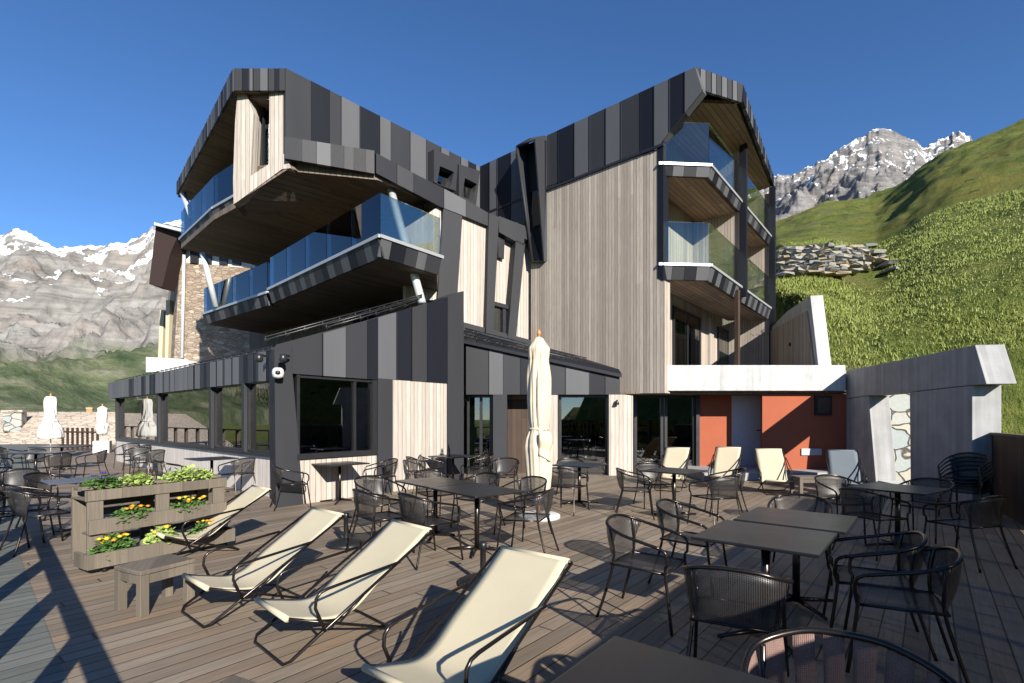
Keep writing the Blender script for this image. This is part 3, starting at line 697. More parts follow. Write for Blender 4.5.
# balcony builder
def balcony(name, outer, back, ztop, dep, inset, gh, gmat, soff, rim=.06, gsplit=1.35, glassdrop=.0, clw=(.28, .5)):
    b = MB(); poly = outer+back; k_ = len(poly); cen = Vector((sum(p[0] for p in poly)/k_, sum(p[1] for p in poly)/k_, 0))
    low = []
    for i, p in enumerate(outer):
        off = Vector((0, 0, 0))
        for a_, b_ in ((i-1, i), (i, i+1)):
            if a_ < 0 or b_ >= len(outer): continue
            w_ = Wall(outer[a_], outer[b_]); n_ = w_.n if w_.n.dot((w_.p+w_.q)/2-cen) > 0 else -w_.n; off += n_
        low.append((p[0]-off.x*(inset+.02), p[1]-off.y*(inset+.02)))
    low += back
    hi_ = [(p[0]-.0, p[1]) for p in poly]
    b.add([(p[0], p[1], ztop-.03) for p in hi_]+[(p[0], p[1], ztop-dep+.01) for p in low], [list(range(k_)), list(range(2*k_-1, k_-1, -1))]+[(i, (i+1) % k_, k_+(i+1) % k_, k_+i) for i in range(k_)])
    root = hp(b, 'balcony_slab', soff)
    c = MB(); r = MB(); gl = []
    n = len(outer)
    for i in range(n-1):
        wl = Wall(outer[i], outer[i+1], (0, -1, 0) if True else None)
        mid = (wl.p+wl.q)/2; cen = Vector((sum(p[0] for p in poly)/len(poly), sum(p[1] for p in poly)/len(poly), 0))
        if wl.n.dot(mid-cen) < 0: wl.n = -wl.n
        L = wl.L
        s = 0; last = -1
        while s < L-1e-3:
            t = min(L, s+rg.uniform(*clw)); t = L if L-t < .12 else t
            k = rg.choice([q for q in (0, 0, 1, 2) if q != last]); last = k
            c.extr([wl.P(s+.004, ztop-rim, .05), wl.P(t-.004, ztop-rim, .05), wl.P(t-.004, ztop-dep, .05-inset), wl.P(s+.004, ztop-dep, .05-inset)], -wl.n*.05, k)
            s = t
        wl.rect(r, -.05, L+.05, ztop-rim, ztop+.02, .16, .08)
        m_ = max(1, round(L/gsplit)); seg_mat = gmat[min(i, len(gmat)-1)] if isinstance(gmat, list) else gmat
        for k in range(m_):
            a0 = L*k/m_+.012; a1 = L*(k+1)/m_-.012
            g = MB(); wl.rect(g, a0, a1, ztop+.02, ztop+gh, .018, .0); gl.append((g, seg_mat))
    hp(c, 'balcony_fascia', CL, root); hp(r, 'balcony_rim', M['rim'], root)
    for g, gm_ in gl: hp(g, 'glass_panel', gm_, root)
    return root
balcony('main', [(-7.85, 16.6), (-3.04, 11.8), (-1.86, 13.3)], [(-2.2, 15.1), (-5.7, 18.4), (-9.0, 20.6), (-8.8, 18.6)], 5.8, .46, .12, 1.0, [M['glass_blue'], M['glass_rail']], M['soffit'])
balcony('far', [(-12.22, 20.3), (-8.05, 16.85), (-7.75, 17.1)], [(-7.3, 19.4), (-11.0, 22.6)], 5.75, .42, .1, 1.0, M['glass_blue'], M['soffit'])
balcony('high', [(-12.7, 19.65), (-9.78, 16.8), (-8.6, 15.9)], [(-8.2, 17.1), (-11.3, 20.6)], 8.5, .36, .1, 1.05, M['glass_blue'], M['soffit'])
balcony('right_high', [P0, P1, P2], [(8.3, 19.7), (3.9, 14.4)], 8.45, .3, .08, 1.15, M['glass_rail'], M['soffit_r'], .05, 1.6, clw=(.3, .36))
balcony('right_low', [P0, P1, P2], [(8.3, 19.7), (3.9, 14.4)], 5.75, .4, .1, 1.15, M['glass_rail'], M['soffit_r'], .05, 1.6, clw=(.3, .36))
# glazing on the balconies' back wall
for a0, a1, zz0, zz1 in ((.3, 2.3, 5.85, 7.9), (2.4, 4.4, 5.85, 7.9), (5.6, 7.4, 5.85, 7.9), (7.6, 9.6, 5.85, 7.9), (3.0, 4.0, 4.75, 5.3)):
    mb = MB(); g = MB(); BW.rect(mb, a0, a1, zz0, zz0+.07, .1, .06); BW.rect(mb, a0, a1, zz1-.07, zz1, .1, .06)
    BW.rect(mb, a0, a0+.07, zz0+.07, zz1-.07, .1, .06); BW.rect(mb, a1-.07, a1, zz0+.07, zz1-.07, .1, .06)
    BW.rect(g, a0+.07, a1-.07, zz0+.07, zz1-.07, .02, .0)
    fr_ = hp(mb, 'window_frame', M['frame']); hp(g, 'window_glass', M['glass_win'], fr_)
# slanting steel posts
for a, b in (((391, 190, 14.6), (422, 303, 13.0)), ((183, 194, 19.4), (197, 231, 18.8)), ((203, 253, 19.0), (216, 307, 19.3))):
    mb = MB(); mb.tube([proj(*a), proj(*b)], .105, 14); hp(mb, 'steel_post', M['steel'])
# doors on the first floor terrace
RB = Wall((3.75, 14.25), (8.1, 19.75), (1, -1, 0))
mb = MB()
for x0, x1, yt in ((672, 699, 303), (717, 736, 318)):
    g = MB(); cu = MB(); iw = MB(); a0 = RB.sz(x0, 330)[0]; a1 = RB.sz(x1, 330)[0]
    RB.rect(mb, a0, a0+.08, 2.9, 5.05, .1, .07); RB.rect(mb, a1-.08, a1, 2.9, 5.05, .1, .07); RB.rect(mb, a0+.08, a1-.08, 4.97, 5.05, .1, .07); RB.rect(mb, (a0+a1)/2-.04, (a0+a1)/2+.04, 2.9, 4.97, .08, .06)
    RB.rect(g, a0+.08, a1-.08, 2.9, 4.97, .02, .05); RB.rect(iw, a0+.08, a1-.08, 2.9, 4.97, .01, .008)
    n_ = 8
    for k in range(n_):
        s0 = a0+.1+(a1-a0-.2)*.45*k/n_; RB.rect(cu, s0, s0+(a1-a0-.2)*.45/n_*.8, 2.95, 4.9, .015, .022+.008*(k % 2))
    hp(g, 'door_glass', M['glass_win']); hp(iw, 'room_interior', M['dark_in']); hp(cu, 'curtain', M['curtain'])
hp(mb, 'door_frame', M['frame'])
mb = MB(); RB.rect(mb, 0, .42, 2.9, 5.3, .1, .05); hp(mb, 'wall', M['wood_pale']); mb = MB(); a_ = RB.sz(708, 330)[0]; RB.rect(mb, a_-.05, a_+.35, 2.9, 5.2, .12, .10); hp(mb, 'wall', M['wood_pale'])
# concrete parapet, terrace slab
mb = MB(); mb.prism([(4.17, 13.78), (8.98, 13.78), (8.98, 14.02), (4.17, 14.02)], 2.34, 3.03); hp(mb, 'concrete_parapet', M['concrete_w'], None, .012)
mb = MB(); mb.prism([(4.17, 14.02), (9.2, 14.02), (10.2, 19.4), (8.0, 19.9), (3.8, 14.4)], 2.36, 2.9); hp(mb, 'terrace_slab', M['concrete'])
# buttress wall by the terrace
bu = Wall((8.45, 14.1), (9.85, 19.6), (-1, 0, 0))
mb = MB(); mb.extr([bu.P(0, 2.9), bu.P(.75, 5.15), bu.P(3.2, 5.2), bu.P(bu.L, 5.0), bu.P(bu.L, 2.9)], -bu.n*.33); hp(mb, 'concrete_buttress', M['concrete_w'], None, .012)
mb = MB(); mb.extr([bu.P(.25, 2.92, .012), bu.P(.95, 4.75, .012), bu.P(bu.L-.1, 4.9, .012), bu.P(bu.L-.1, 2.92, .012)], bu.n*.03); hp(mb, 'wall', M['wood_grey'])
mb = MB(); mb.extr([(10.1, 20.5, 4), (10.6, 20.7, 6.4), (9.6, 20.9, 6.9), (9.0, 20.6, 4)], (0, .35, 0)); hp(mb, 'concrete_buttress', M['concrete_w'], None, .012)
mb = MB(); mb.lathe([(.03, -.06), (.05, 0), (.03, .06)], bu.P(2.6, 4.0, .06), 10); hp(mb, 'wall_lamp', M['frame'])

# --- lower link K: band, posts, glass
mb = MB(); zK0 = K.sz(540, 394.5)[1]
clad(mb, K, [K.sz(466, 345), K.sz(620, 376), (K.sz(620, 376)[0], zK0), (K.sz(466, 345)[0], zK0)], .35, .75, .2, 0, rg)
hp(mb, 'metal_band', CL)
mb = MB(); a = K.sz(462, 340); b = K.sz(621, 374.5)
rv = [K.P(a[0], a[1], .1), K.P(b[0], b[1], .1), Vector((3.0, 14.35, b[1]+.15)), Vector((1.1, 16.5, 3.9)), Vector((.5, 17.0, 4.0)), Vector((-1.4, 15.5, 4.35))]
mb.add(rv+[p-Vector((0, 0, .09)) for p in rv], [(0, 1, 2, 3), (0, 3, 4, 5), (9, 8, 7, 6), (11, 10, 9, 6), (0, 6, 7, 1), (1, 7, 8, 2), (2, 8, 9, 3), (3, 9, 10, 4), (4, 10, 11, 5), (5, 11, 6, 0)])
hp(mb, 'roof', M['m_dark'])
mb = MB(); guard(mb, K.P(a[0]+.05, a[1]+.05, -.1), K.P(b[0]-.2, b[1]+.05, -.1), .14, .35); guard(mb, K.P(a[0]+.05, a[1]+.28, -.5), K.P(b[0]-.9, b[1]+.38, -.5), .14, .35); hp(mb, 'snow_guard', M['frame'])
mb = MB()
a = K.sz(609, 400)[0]; b = K.sz(633, 400)[0]; K.rect(mb, a, b, 0, zK0, .4, .0); hp(mb, 'wall', M['wood_pale']); mb = MB(); a = K.sz(546, 400)[0]; b = K.sz(558, 400)[0]; K.rect(mb, a, b, 0, zK0, .3, -.02)
hp(mb, 'wall', M['wood_pale'])
mb = MB(); a = K.sz(493, 400)[0]; b = K.sz(507, 400)[0]; K.rect(mb, a, b, 0, zK0, .4, .02); hp(mb, 'metal_pillar', M['m_mid'])
mb = MB(); a = K.sz(507, 400)[0]; b = K.sz(546, 400)[0]; K.rect(mb, a, b, 0, zK0, .05, -.75); hp(mb, 'wall', M['fence'])
def glazed(x0, x1, zt, off, splits=(), fw=.07, wall=K):
    a = wall.sz(x0, 400, off)[0]; b = wall.sz(x1, 400, off)[0]
    mb = MB(); wall.rect(mb, a, a+fw, 0, zt, .1, off); wall.rect(mb, b-fw, b, 0, zt, .1, off); wall.rect(mb, a+fw, b-fw, zt-fw, zt, .1, off); wall.rect(mb, a+fw, b-fw, 0, .05, .1, off)
    for x in splits:
        c = wall.sz(x, 400, off)[0]; wall.rect(mb, c-.04, c+.04, .05, zt-fw, .1, off)
    df = hp(mb, 'door_frame', M['frame']); g = MB(); wall.rect(g, a+fw, b-fw, .05, zt-fw, .02, off-.05); hp(g, 'door_glass', M['glass_win'], df)
    i_ = MB(); wall.rect(i_, a-.3, b+.3, 0, zt+.2, .02, off-2.2); hp(i_, 'room_interior', M['dark_in'])
glazed(467, 492, zK0, -.35, (481,)); glazed(559, 609, zK0, -.25, ())
mb = MB(); a = K.sz(468, 400)[0]; b = K.sz(480, 400)[0]; K.rect(mb, a, b, .05, zK0-.15, .02, -.6); hp(mb, 'curtain', M['curtain'])
K2 = Wall((3.2, 15.1), (5.4, 15.1)); glazed(634, 696, 2.3, 0, (662, 666), .09, K2)
mb = MB(); mb.prism([(-2.0, 14.9), (3.1, 14.9), (3.1, 17), (-2, 17)], 2.15, 2.3); mb.prism([(3.0, 14.3), (4.3, 14.0), (9.2, 14.0), (9.4, 17.4), (3.0, 17.4)], 2.28, 2.345); hp(mb, 'soffit', M['soffit'])
# wood ends by W overhang underside
mb = MB(); mb.extr([W.P(W.sz(620, 393)[0], 2.29, -.01), W.P(W.sz(665, 393)[0], 2.29, -.01), Vector((5.0, 15.3, 2.29)), Vector((3.2, 15.3, 2.29))], (0, 0, .05)); hp(mb, 'soffit', M['soffit'])
for px_, w_ in ((541, .0), (612+5, 0)): pass
c_ = proj(617, 386+17, 14.2); mb = MB(); mb.lathe([(.05, -.05), (.07, -.04), (.035, .05), (.02, .09)], c_, 14); mb.box(c_+Vector((0, .05, .05)), (.03, .12, .03)); hp(mb, 'wall_lamp', M['frame'])
# --- terracotta ground-floor wall on its platform
TY = 15.1
mb = MB(); mb.prism([(5.42, TY), (7.5, TY), (7.5, TY+.2), (5.42, TY+.2)], .2, 2.33); hp(mb, 'wall', M['terra'])
mb = MB(); mb.prism([(6.87, 14.05), (9.5, 14.05), (9.5, 15.3), (7.34, TY+.02)], .2, 2.27); hp(mb, 'wall', M['terra'])
mb = MB(); mb.prism([(5.40, TY-.1), (5.50, TY-.1), (5.50, TY), (5.40, TY)], .2, 2.3); hp(mb, 'door_frame', M['frame'])
mb = MB(); mb.box((6.9, TY-.03, 1.24), (.86, .06, 2.08)); dr = hp(mb, 'door', M['greydoor'], None, .008)
mb = MB(); mb.box((7.24, TY-.09, 1.25), (.14, .03, .03)); hp(mb, 'door_handle', M['frame'], dr)
mb = MB(); mb.box((8.52, 14.03, 1.95), (.46, .06, .54)); wf_ = hp(mb, 'window_frame', M['frame']); mb = MB(); mb.box((8.52, 13.99, 1.95), (.34, .02, .42)); hp(mb, 'window_glass', M['glass_win'], wf_)
mb = MB(); mb.box((8.2, 14.03, .68), (.55, .04, .18)); hp(mb, 'vent_cover', M['greydoor'])
mb = MB(); mb.prism([(4.9, 13.05), (9.15, 13.25), (9.15, 15.3), (4.9, 15.3)], 0, .2); st = mb.build('platform_step', M['concrete'], None, .01); tag(st, 'low concrete step along the foot of the terracotta wall', 'step')

# ------------------------------------------------------------------ concrete garden wall
CWl = Wall((9.06, 13.8), (8.24, 9.1), (-1, 0, 0))
gwall = empty('concrete_wall', (8.3, 10, 0), 0, 'tall board-marked concrete garden wall with a doorway cut through and a bright leaning end', 'wall')
def hq(mb, name, mats, par, bevel=0):
    o = mb.build(name, mats, None, bevel); bpy.context.view_layer.update(); o.parent = par; o.matrix_parent_inverse = Matrix.Translation(-Vector(par.location)); return o
q = lambda x, y: CWl.sz(x, y)
def gz_(x): return (q(x, 480)[0], 0)
mb = MB(); th = .46
CWl.poly(mb, [gz_(846), (q(876, 480)[0], 0), q(868.5, 396), q(846, 399), ], th)
CWl.poly(mb, [q(846, 371), q(975, 345), q(986.5, 384), q(972, 385.0), q(909, 392), q(868.5, 395.5), q(846, 398.5)], th, .0015)
CWl.poly(mb, [q(909.5, 392.5), q(972, 385.5), gz_(972), gz_(910.5)], th, -.001)
hq(mb, 'wall_body', M['concrete'], gwall, .01)
mb = MB(); a = q(877, 480)[0]; b = q(910, 480)[0]; CWl.rect(mb, min(a, b), max(a, b), 0, .1, .44, -.02); hq(mb, 'threshold', M['white'], gwall)
mb = MB(); mb.prism([(9.5, 14.75), (13.5, 14.9), (13.5, 15.3), (9.5, 15.15)], -.5, 2.75); sw = mb.build('stone_wall', M['pale_stone']); tag(sw, 'pale rubble stone wall seen through the doorway in the concrete wall', 'wall')

# dark timber fence at right and the windbreak beyond the picture's edge
mb = MB(); fw = Wall((8.6, 9.2), (7.35, 7.2), (-1, 0, 0))
fe = empty('timber_fence', (8, 8.2, 0), 0, 'dark brown close-boarded timber fence at the right edge of the deck', 'fence')
fw.rect(mb, -.0, fw.L, 0, 1.3, .05); hq(mb, 'fence_boards', M['fence'], fe)
mb = MB(); fw.rect(mb, -.0, fw.L, 1.3, 1.34, .1, .02); hq(mb, 'fence_cap', M['old_wood'], fe)
wb = empty('windbreak', (4.5, 4, 0), 0, 'tinted glass windbreak with slim balusters along the right deck edge', 'windbreak')
wl = Wall((7.35, 7.2), (1.35, -.35), (-1, 0, 0))
mb = MB(); mb2 = MB(); g = MB()
n_ = 7
for i in range(n_+1):
    s = wl.L*i/n_; wl.rect(mb, s-.04, s+.04, 0, 1.55, .08, .04)
    if i < n_:
        wl.rect(g, s+.04, s+wl.L/n_-.04, .08, 1.5, .012, .0)
        if i > 2:
            for k in range(1, 5): mb2.tube([wl.P(s+wl.L/n_*k/5, .02, .05), wl.P(s+wl.L/n_*k/5, 1.5, .05)], .011, 5)
wl.rect(mb, 0, wl.L, 1.5, 1.55, .06, .035)
hq(mb, 'post', M['frame'], wb); hq(mb2, 'balusters', M['frame'], wb); hq(g, 'glass_panel', M['glass_wb'], wb)

# left railing (mostly outside the frame, throws its shadow into it)
rl = empty('deck_railing', (-6, 5, 0), 0, 'wooden deck railing with broad posts running along the left edge of the terrace', 'railing')
wl = Wall((-32.35, 31.15), (-.90, .50), (1, 1, 0))
mb = MB(); mb2 = MB(); n_ = int(wl.L/1.45)
wl.rect(mb, 0, wl.L, 1.10, 1.15, .12, .06); hq(mb, 'handrail', M['old_wood'], rl)
for i in range(n_+1):
    s = wl.L-.1-i*1.45
    mb = MB(); wl.rect(mb, s-.07, s+.07, 0, 1.10, .12, .06); hq(mb, 'post', M['old_wood'], rl)
far = empty('picket_railing', (-21, 26, 0), 0, 'dark wooden picket railing closing the far end of the deck', 'railing')
mb = MB(); wr = Wall((-22.6, 25.6), (-19.9, 24.8), (0, -1, 0)); 
for i in range(8): s = .1+i*.34; wr.rect(mb, s, s+.12, .05, 1.15, .05, .0)
wr.rect(mb, 0, wr.L, .9, .98, .05, .06); wr.rect(mb, 0, wr.L, .25, .33, .05, .06); hq(mb, 'pickets', M['fence'], far)

# ------------------------------------------------------------------ neighbouring buildings
sh = empty('stone_house', (-16, 30, 0), 0, 'brown stone house with a rust-coloured overhanging roof behind the hotel', 'building')
def pj(pts, Y, dy, mb): return mb.extr([proj(x, y, Y) for x, y in pts], (0, dy, 0))
YS = 27
mb = MB(); pj([(180, 262), (250, 268), (250, 420), (170, 420)], YS, 6, mb); hq(mb, 'wall', M['stone'], sh)
mb = MB(); mb.extr([proj(180, 262, YS), proj(170, 420, YS), proj(158, 420, YS+5), proj(171, 262, YS+5)], (.2, .3, 0)); hq(mb, 'wall', M['stone'], sh)
mb = MB(); pj([(171, 240), (255, 248), (255, 268), (171, 263)], YS+.1, 5, mb); hq(mb, 'upper_wall', M['white'], sh)
mb = MB()
for x in (190, 203, 219, 232): pj([(x, 249), (x+8, 250), (x+8, 265), (x, 264)], YS, .1, mb)
hq(mb, 'window', M['frame'], sh)
mb = MB()
mb.extr([proj(156, 224, YS-1), proj(181, 231, YS-1), proj(176, 240, YS-1), proj(170, 254, YS-1), proj(162, 287, YS-1), proj(149, 284, YS-1)], (0, 1.0, 0)); pj([(155, 222), (258, 243), (258, 249), (180, 233), (155, 226)], YS-1.2, 8, mb)
hq(mb, 'roof', M['brown_roof'], sh)
mb = MB(); mb.extr([proj(154, 222, YS-1.3), proj(183, 229, YS-1.5), proj(183, 232, YS-1.5), proj(154, 225, YS-1.3)], (0, 2, 0)); hq(mb, 'roof_edge', M['steel'], sh)
mb = MB(); mb.tube([proj(184, 255, YS-.2), proj(182, 358, YS-.2)], .08, 8); hq(mb, 'downpipe', M['steel'], sh)
mb = MB(); pj([(160, 310), (164, 310), (162, 358), (158, 358)], YS+2, .3, mb); pj([(166, 300), (170, 300), (168, 358), (165, 358)], YS+1, .3, mb); hq(mb, 'window_shutter', M['canvas'], sh)
mb = MB(); pj([(146, 357), (182, 359), (200, 372), (146, 372)], YS-2, 3, mb); hq(mb, 'plinth', M['white'], sh)

sr = empty('slab_roofed_house', (-32, 40, -2), 0, 'low house with a sunlit stone slab roof below the far end of the deck', 'building')
mb = MB(); rp = [Vector((-62, 33, -2.6)), Vector((-21, 28.5, -2.2)), Vector((-26, 34.5, 2.05)), Vector((-66, 42, 2.25))]
mb.extr(rp, (0, 0, -.2)); hq(mb, 'roof', M['slate'], sr)
mb = MB(); mb.extr([rp[3], rp[2], rp[2]+Vector((6, 9, -2.5)), rp[3]+Vector((4, 12, -2.5))], (0, 0, -.2)); hq(mb, 'roof', M['slate'], sr)
mb = MB(); mb.prism([(-60, 36), (-23, 29.5), (-20, 40), (-60, 56)], -6, -.9); hq(mb, 'wall', M['stone'], sr)
for px_, yt, yb, Y, w_, mt in ((15, 412, 426, 34, .95, M['pale_stone']), (90, 409, 415, 37, .35, M['orange_wood'])):
    p = proj(px_, yt, Y); zb = proj(px_, yb, Y).z-.4
    mb = MB(); mb.box((p.x, p.y, (p.z+zb)/2), (w_, w_*.8, p.z-zb), .4); ch = hq(mb, 'chimney', mt, sr, .02)
    mb = MB(); mb.box((p.x, p.y, p.z+.06), (w_*1.15, w_*.95, .12), .4); hq(mb, 'chimney_cap', M['slate'], sr)

# dry stone retaining wall on the hillside
mb = MB(); rr_ = random.Random(5)
ico = bmesh.new(); bmesh.ops.create_cube(ico, size=1.9); bmesh.ops.bevel(ico, geom=ico.edges[:], offset=.35, segments=1, affect='EDGES'); IV = [v.co.copy() for v in ico.verts]; IF = [[v.index for v in f.verts] for f in ico.faces]; ico.free()
def march(px_, py_):
    Y = 18.0
    while Y < 90:
        p = proj(px_, py_, Y)
        if hillz(p.x, p.y) >= p.z: return p
        Y += .15
    return p
for row in range(10):
    x = 768+rr_.uniform(0, 6)
    while x < 884-row*1.5:
        wd = rr_.uniform(4, 17); yy = 277-row*2.9+rr_.uniform(-1.3, 1.3)-(x-775)*.03
        if x > 852 and rr_.random() < .5: x += wd; continue
        c = march(x+wd/2, yy); Y = c.y; k = Y/F; sx = wd*k*.54; sz_ = rr_.uniform(1.5, 2.8)*k; sy = .7
        c = c+Vector((0, -.12, 0))
        R3 = Matrix.Rotation(rr_.uniform(-.10, .10), 3, 'Y') @ Matrix.Rotation(rr_.uniform(-.3, .3), 3, 'Z')
        vs = [c+R3 @ Vector((v.x*sx*rr_.uniform(.75, 1.15), v.y*sy*rr_.uniform(.7, 1.2), v.z*sz_*rr_.uniform(.65, 1.2))) for v in IV]
        mb.add(vs, IF, rr_.choice((0, 0, 1, 2))); x += wd*.97
o = mb.build('dry_stone_wall', [M['rock1'], M['rock2'], M['rock3']]); tag(o, 'tumbled dry stone retaining wall on the green hillside right of the hotel', 'stone wall')

# ------------------------------------------------------------------ furniture prototypes
def smooth_path(P, n=5):
    P = [Vector(p) for p in P]; out = []
    for i in range(len(P)-1):
        p0 = P[max(i-1, 0)]; p1 = P[i]; p2 = P[i+1]; p3 = P[min(i+2, len(P)-1)]
        for k in range(n):
            t = k/n; out.append(.5*((2*p1)+(-p0+p2)*t+(2*p0-5*p1+4*p2-p3)*t*t+(-p0+3*p1-3*p2+p3)*t**3))
    return out+[P[-1]]
def make_chair():
    r = empty('patio_chair', (0, 0, 0), 0, 'black metal mesh patio armchair', 'chair')
    t = MB(); loop = smooth_path([(-.275, .20, .62), (-.285, .05, .655), (-.28, -.1, .69), (-.22, -.235, .735), (-.09, -.285, .765), (.09, -.285, .765), (.22, -.235, .735), (.28, -.1, .69), (.285, .05, .655), (.275, .20, .62)], 4)
    t.tube(loop, .0125, 7); t.build('back_frame', M['chair_metal'], r)
    for sx in (-1, 1):
        l = MB(); l.tube(smooth_path([(.275*sx, .20, .62), (.27*sx, .245, .585), (.262*sx, .25, .5), (.25*sx, .235, .43), (.27*sx, .29, 0)], 4), .0115, 6); l.build('leg', M['chair_metal'], r)
        l = MB(); l.tube(smooth_path([(.235*sx, -.215, .735), (.225*sx, -.19, .60), (.215*sx, -.19, .44), (.235*sx, -.25, .2), (.262*sx, -.31, 0)], 3), .0115, 6); l.build('leg', M['chair_metal'], r)
    g = []
    for i in range(7):
        y = .24-.45*i/6; row = []
        for j in range(7):
            x = (-.235+.47*j/6)*(1-.06*i/6); row.append((x, y, .435-.018*math.sin(math.pi*j/6)*math.sin(math.pi*min(1, .15+i/6))-(.015 if i == 0 else 0)))
        g.append(row)
    s = MB(); s.sheet(g, .006); s.build('seat', M['mesh'], r)
    s = MB(); s.tube([(-.238, .24, .425), (.238, .24, .425), (.222, -.21, .435), (-.222, -.21, .435)], .010, 6, closed=True); s.build('seat_frame', M['chair_metal'], r)
    bk = []; top = loop[9:len(loop)-9]; nt_ = len(top)
    for j_, p in enumerate(top):
        u_ = 2*j_/(nt_-1)-1; q_ = Vector((.222*u_, -.235+.05*u_*u_, .455))
        bk.append([tuple(p.lerp(q_, k/6)+Vector((0, -.018*math.sin(math.pi*k/6), -.004))) for k in range(7)])
    s = MB(); s.sheet(bk, .005); s.build('backrest', M['mesh'], r)
    return r
def make_table(w_, d_, topmat, label, legs='cross', h=.74):
    r = empty('patio_table', (0, 0, 0), 0, label, 'table')
    t = MB(); t.box((0, 0, h-.011), (w_, d_, .022)); t.build('tabletop', topmat, r, .006)
    c = MB(); c.tube([(0, 0, .03), (0, 0, h-.025)], .03, 12); c.box((0, 0, h-.032), (.3, .3, .02)); c.build('column', M['chair_metal'], r)
    b = MB()
    for k in range(4):
        a = math.pi/4+k*math.pi/2; b.tube([(0, 0, .05), (.2*math.cos(a), .2*math.sin(a), .035), (.36*math.cos(a), .36*math.sin(a), .018)], .022, 6, r2=.014)
    b.build('base', M['chair_metal'], r); return r
def make_sunchair(head=(1.06, .66), sling=None, knee=.30):
    """deck chair: local +x runs from the feet to the head"""
    r = empty('deck_chair', (0, 0, 0), 0, 'cream canvas sling deck chair', 'deck chair')
    hw = .29; hx, hz = head
    f = MB(); f.tube([(hx+.03, -hw, hz+.03), (-.02, -hw, .04), (-.05, -hw+.05, .012), (-.05, hw-.05, .012), (-.02, hw, .04), (hx+.03, hw, hz+.03)], .011, 8)
    f.tube([(hx+.03, hw, hz+.03), (hx+.03, -hw, hz+.03)], .0125, 8); f.build('frame', M['chair_metal'], r)
    k = MB(); y = hw-.025; k.tube([(.72, -y, .03), (.75, -y+.05, .012), (.75, y-.05, .012), (.72, y, .03), (-.02, y, knee), (-.02, -y, knee), (.72, -y, .03)], .011, 8); k.build('support_frame', M['chair_metal'], r)
    zb = lambda x: .02+(hz)*(x)/(hx)
    for s in (-1, 1):
        a = MB(); ya = s*(hw+.02); xb = .78; P = [(.20, ya, .17), (.13, ya, .34), (.135, ya, .40), (.165, ya, .435), (.22, ya, .45), (xb, ya, .03+zb(xb)*.96)]
        a.tube(P, .011, 8); a.build('armrest', M['chair_metal'], r)
        q_ = MB(); q_.tube([(.30, ya, .2), (.52, ya, .03+zb(.52))], .008, 5); q_.build('brace', M['chair_metal'], r)
    pr = smooth_path([(-.03, 0, knee+.005), (.12, 0, knee-.035), (.30, 0, knee-.075), (.44, 0, knee-.045), (.62, 0, .03+zb(.62)*.88), (.85, 0, zb(.85)*.98), (hx+.02, 0, hz+.045)], 5)
    g = []
    n = len(pr)
    for i, p in enumerate(pr):
        row = []
        for j in range(9):
            v = j/8*2-1; sag = .010*(1-v*v)*math.sin(math.pi*i/(n-1)); row.append((p.x, v*(hw-.022), p.z-sag))
        g.append(row)
    s = MB(); s.sheet(g, .005); s.tube([(hx+.03, -hw+.02, hz+.035), (hx+.03, hw-.02, hz+.035)], .02, 8); s.tube([(-.03, -hw+.03, knee+.0), (-.03, hw-.03, knee+.0)], .02, 8)
    s.build('sling', sling or M['canvas'], r); return r
def facing(dx, dy): return math.atan2(dy, dx)-math.pi/2      # chair front (+y) towards (dx,dy)

# deck chairs
ax = math.atan2(.74, .67)
proto = make_sunchair(); GR = 'cream deck chairs on the terrace'
spots = [((-3.95, 5.75), 'farthest cream deck chair of the front row, beside the flower planter'), ((-2.47, 4.05), 'second cream deck chair from the planter, its feet by the little wooden bench'),
         ((-1.60, 3.47), 'third cream deck chair from the planter, in front of the middle umbrella stand'), ((-.54, 2.50), 'nearest cream deck chair, cut by the bottom edge with its lower half in shadow')]
for i, ((x, y), lb) in enumerate(spots):
    o = proto if i == 0 else dup(proto); o.location = (x, y, 0); o.rotation_euler = (0, 0, ax+(0, .03, -.03, .06)[i]); o['label'] = lb; o['group'] = GR
p2 = make_sunchair((.95, .86)); GR2 = 'deck chairs along the back wall'
bs = [(668, 11.2, 0, 'cream deck chair before the glass doors, leftmost by the back wall', -.3), (722, 11.4, 0, 'cream deck chair in front of the grey door in the terracotta wall', -.25), (779, 10.6, 0, 'cream deck chair whose canvas top is shaded, before the sunlit terracotta patch', .1)]
for i, (px_, Y, _, lb, ro) in enumerate(bs):
    o = p2 if i == 0 else dup(p2); o.location = ((px_-512)/512*Y, Y, 0); o.rotation_euler = (0, 0, math.pi/2+ro-.75*math.atan((px_-512)/512)); o['label'] = lb; o['group'] = GR2
p3 = make_sunchair((.95, .86), M['grey_canvas']); p3.location = ((849-512)/512*10.2, 10.2, 0); p3.rotation_euler = (0, 0, math.pi/2-.45); p3['label'] = 'shaded grey deck chair beside the concrete wall'; p3['group'] = GR2

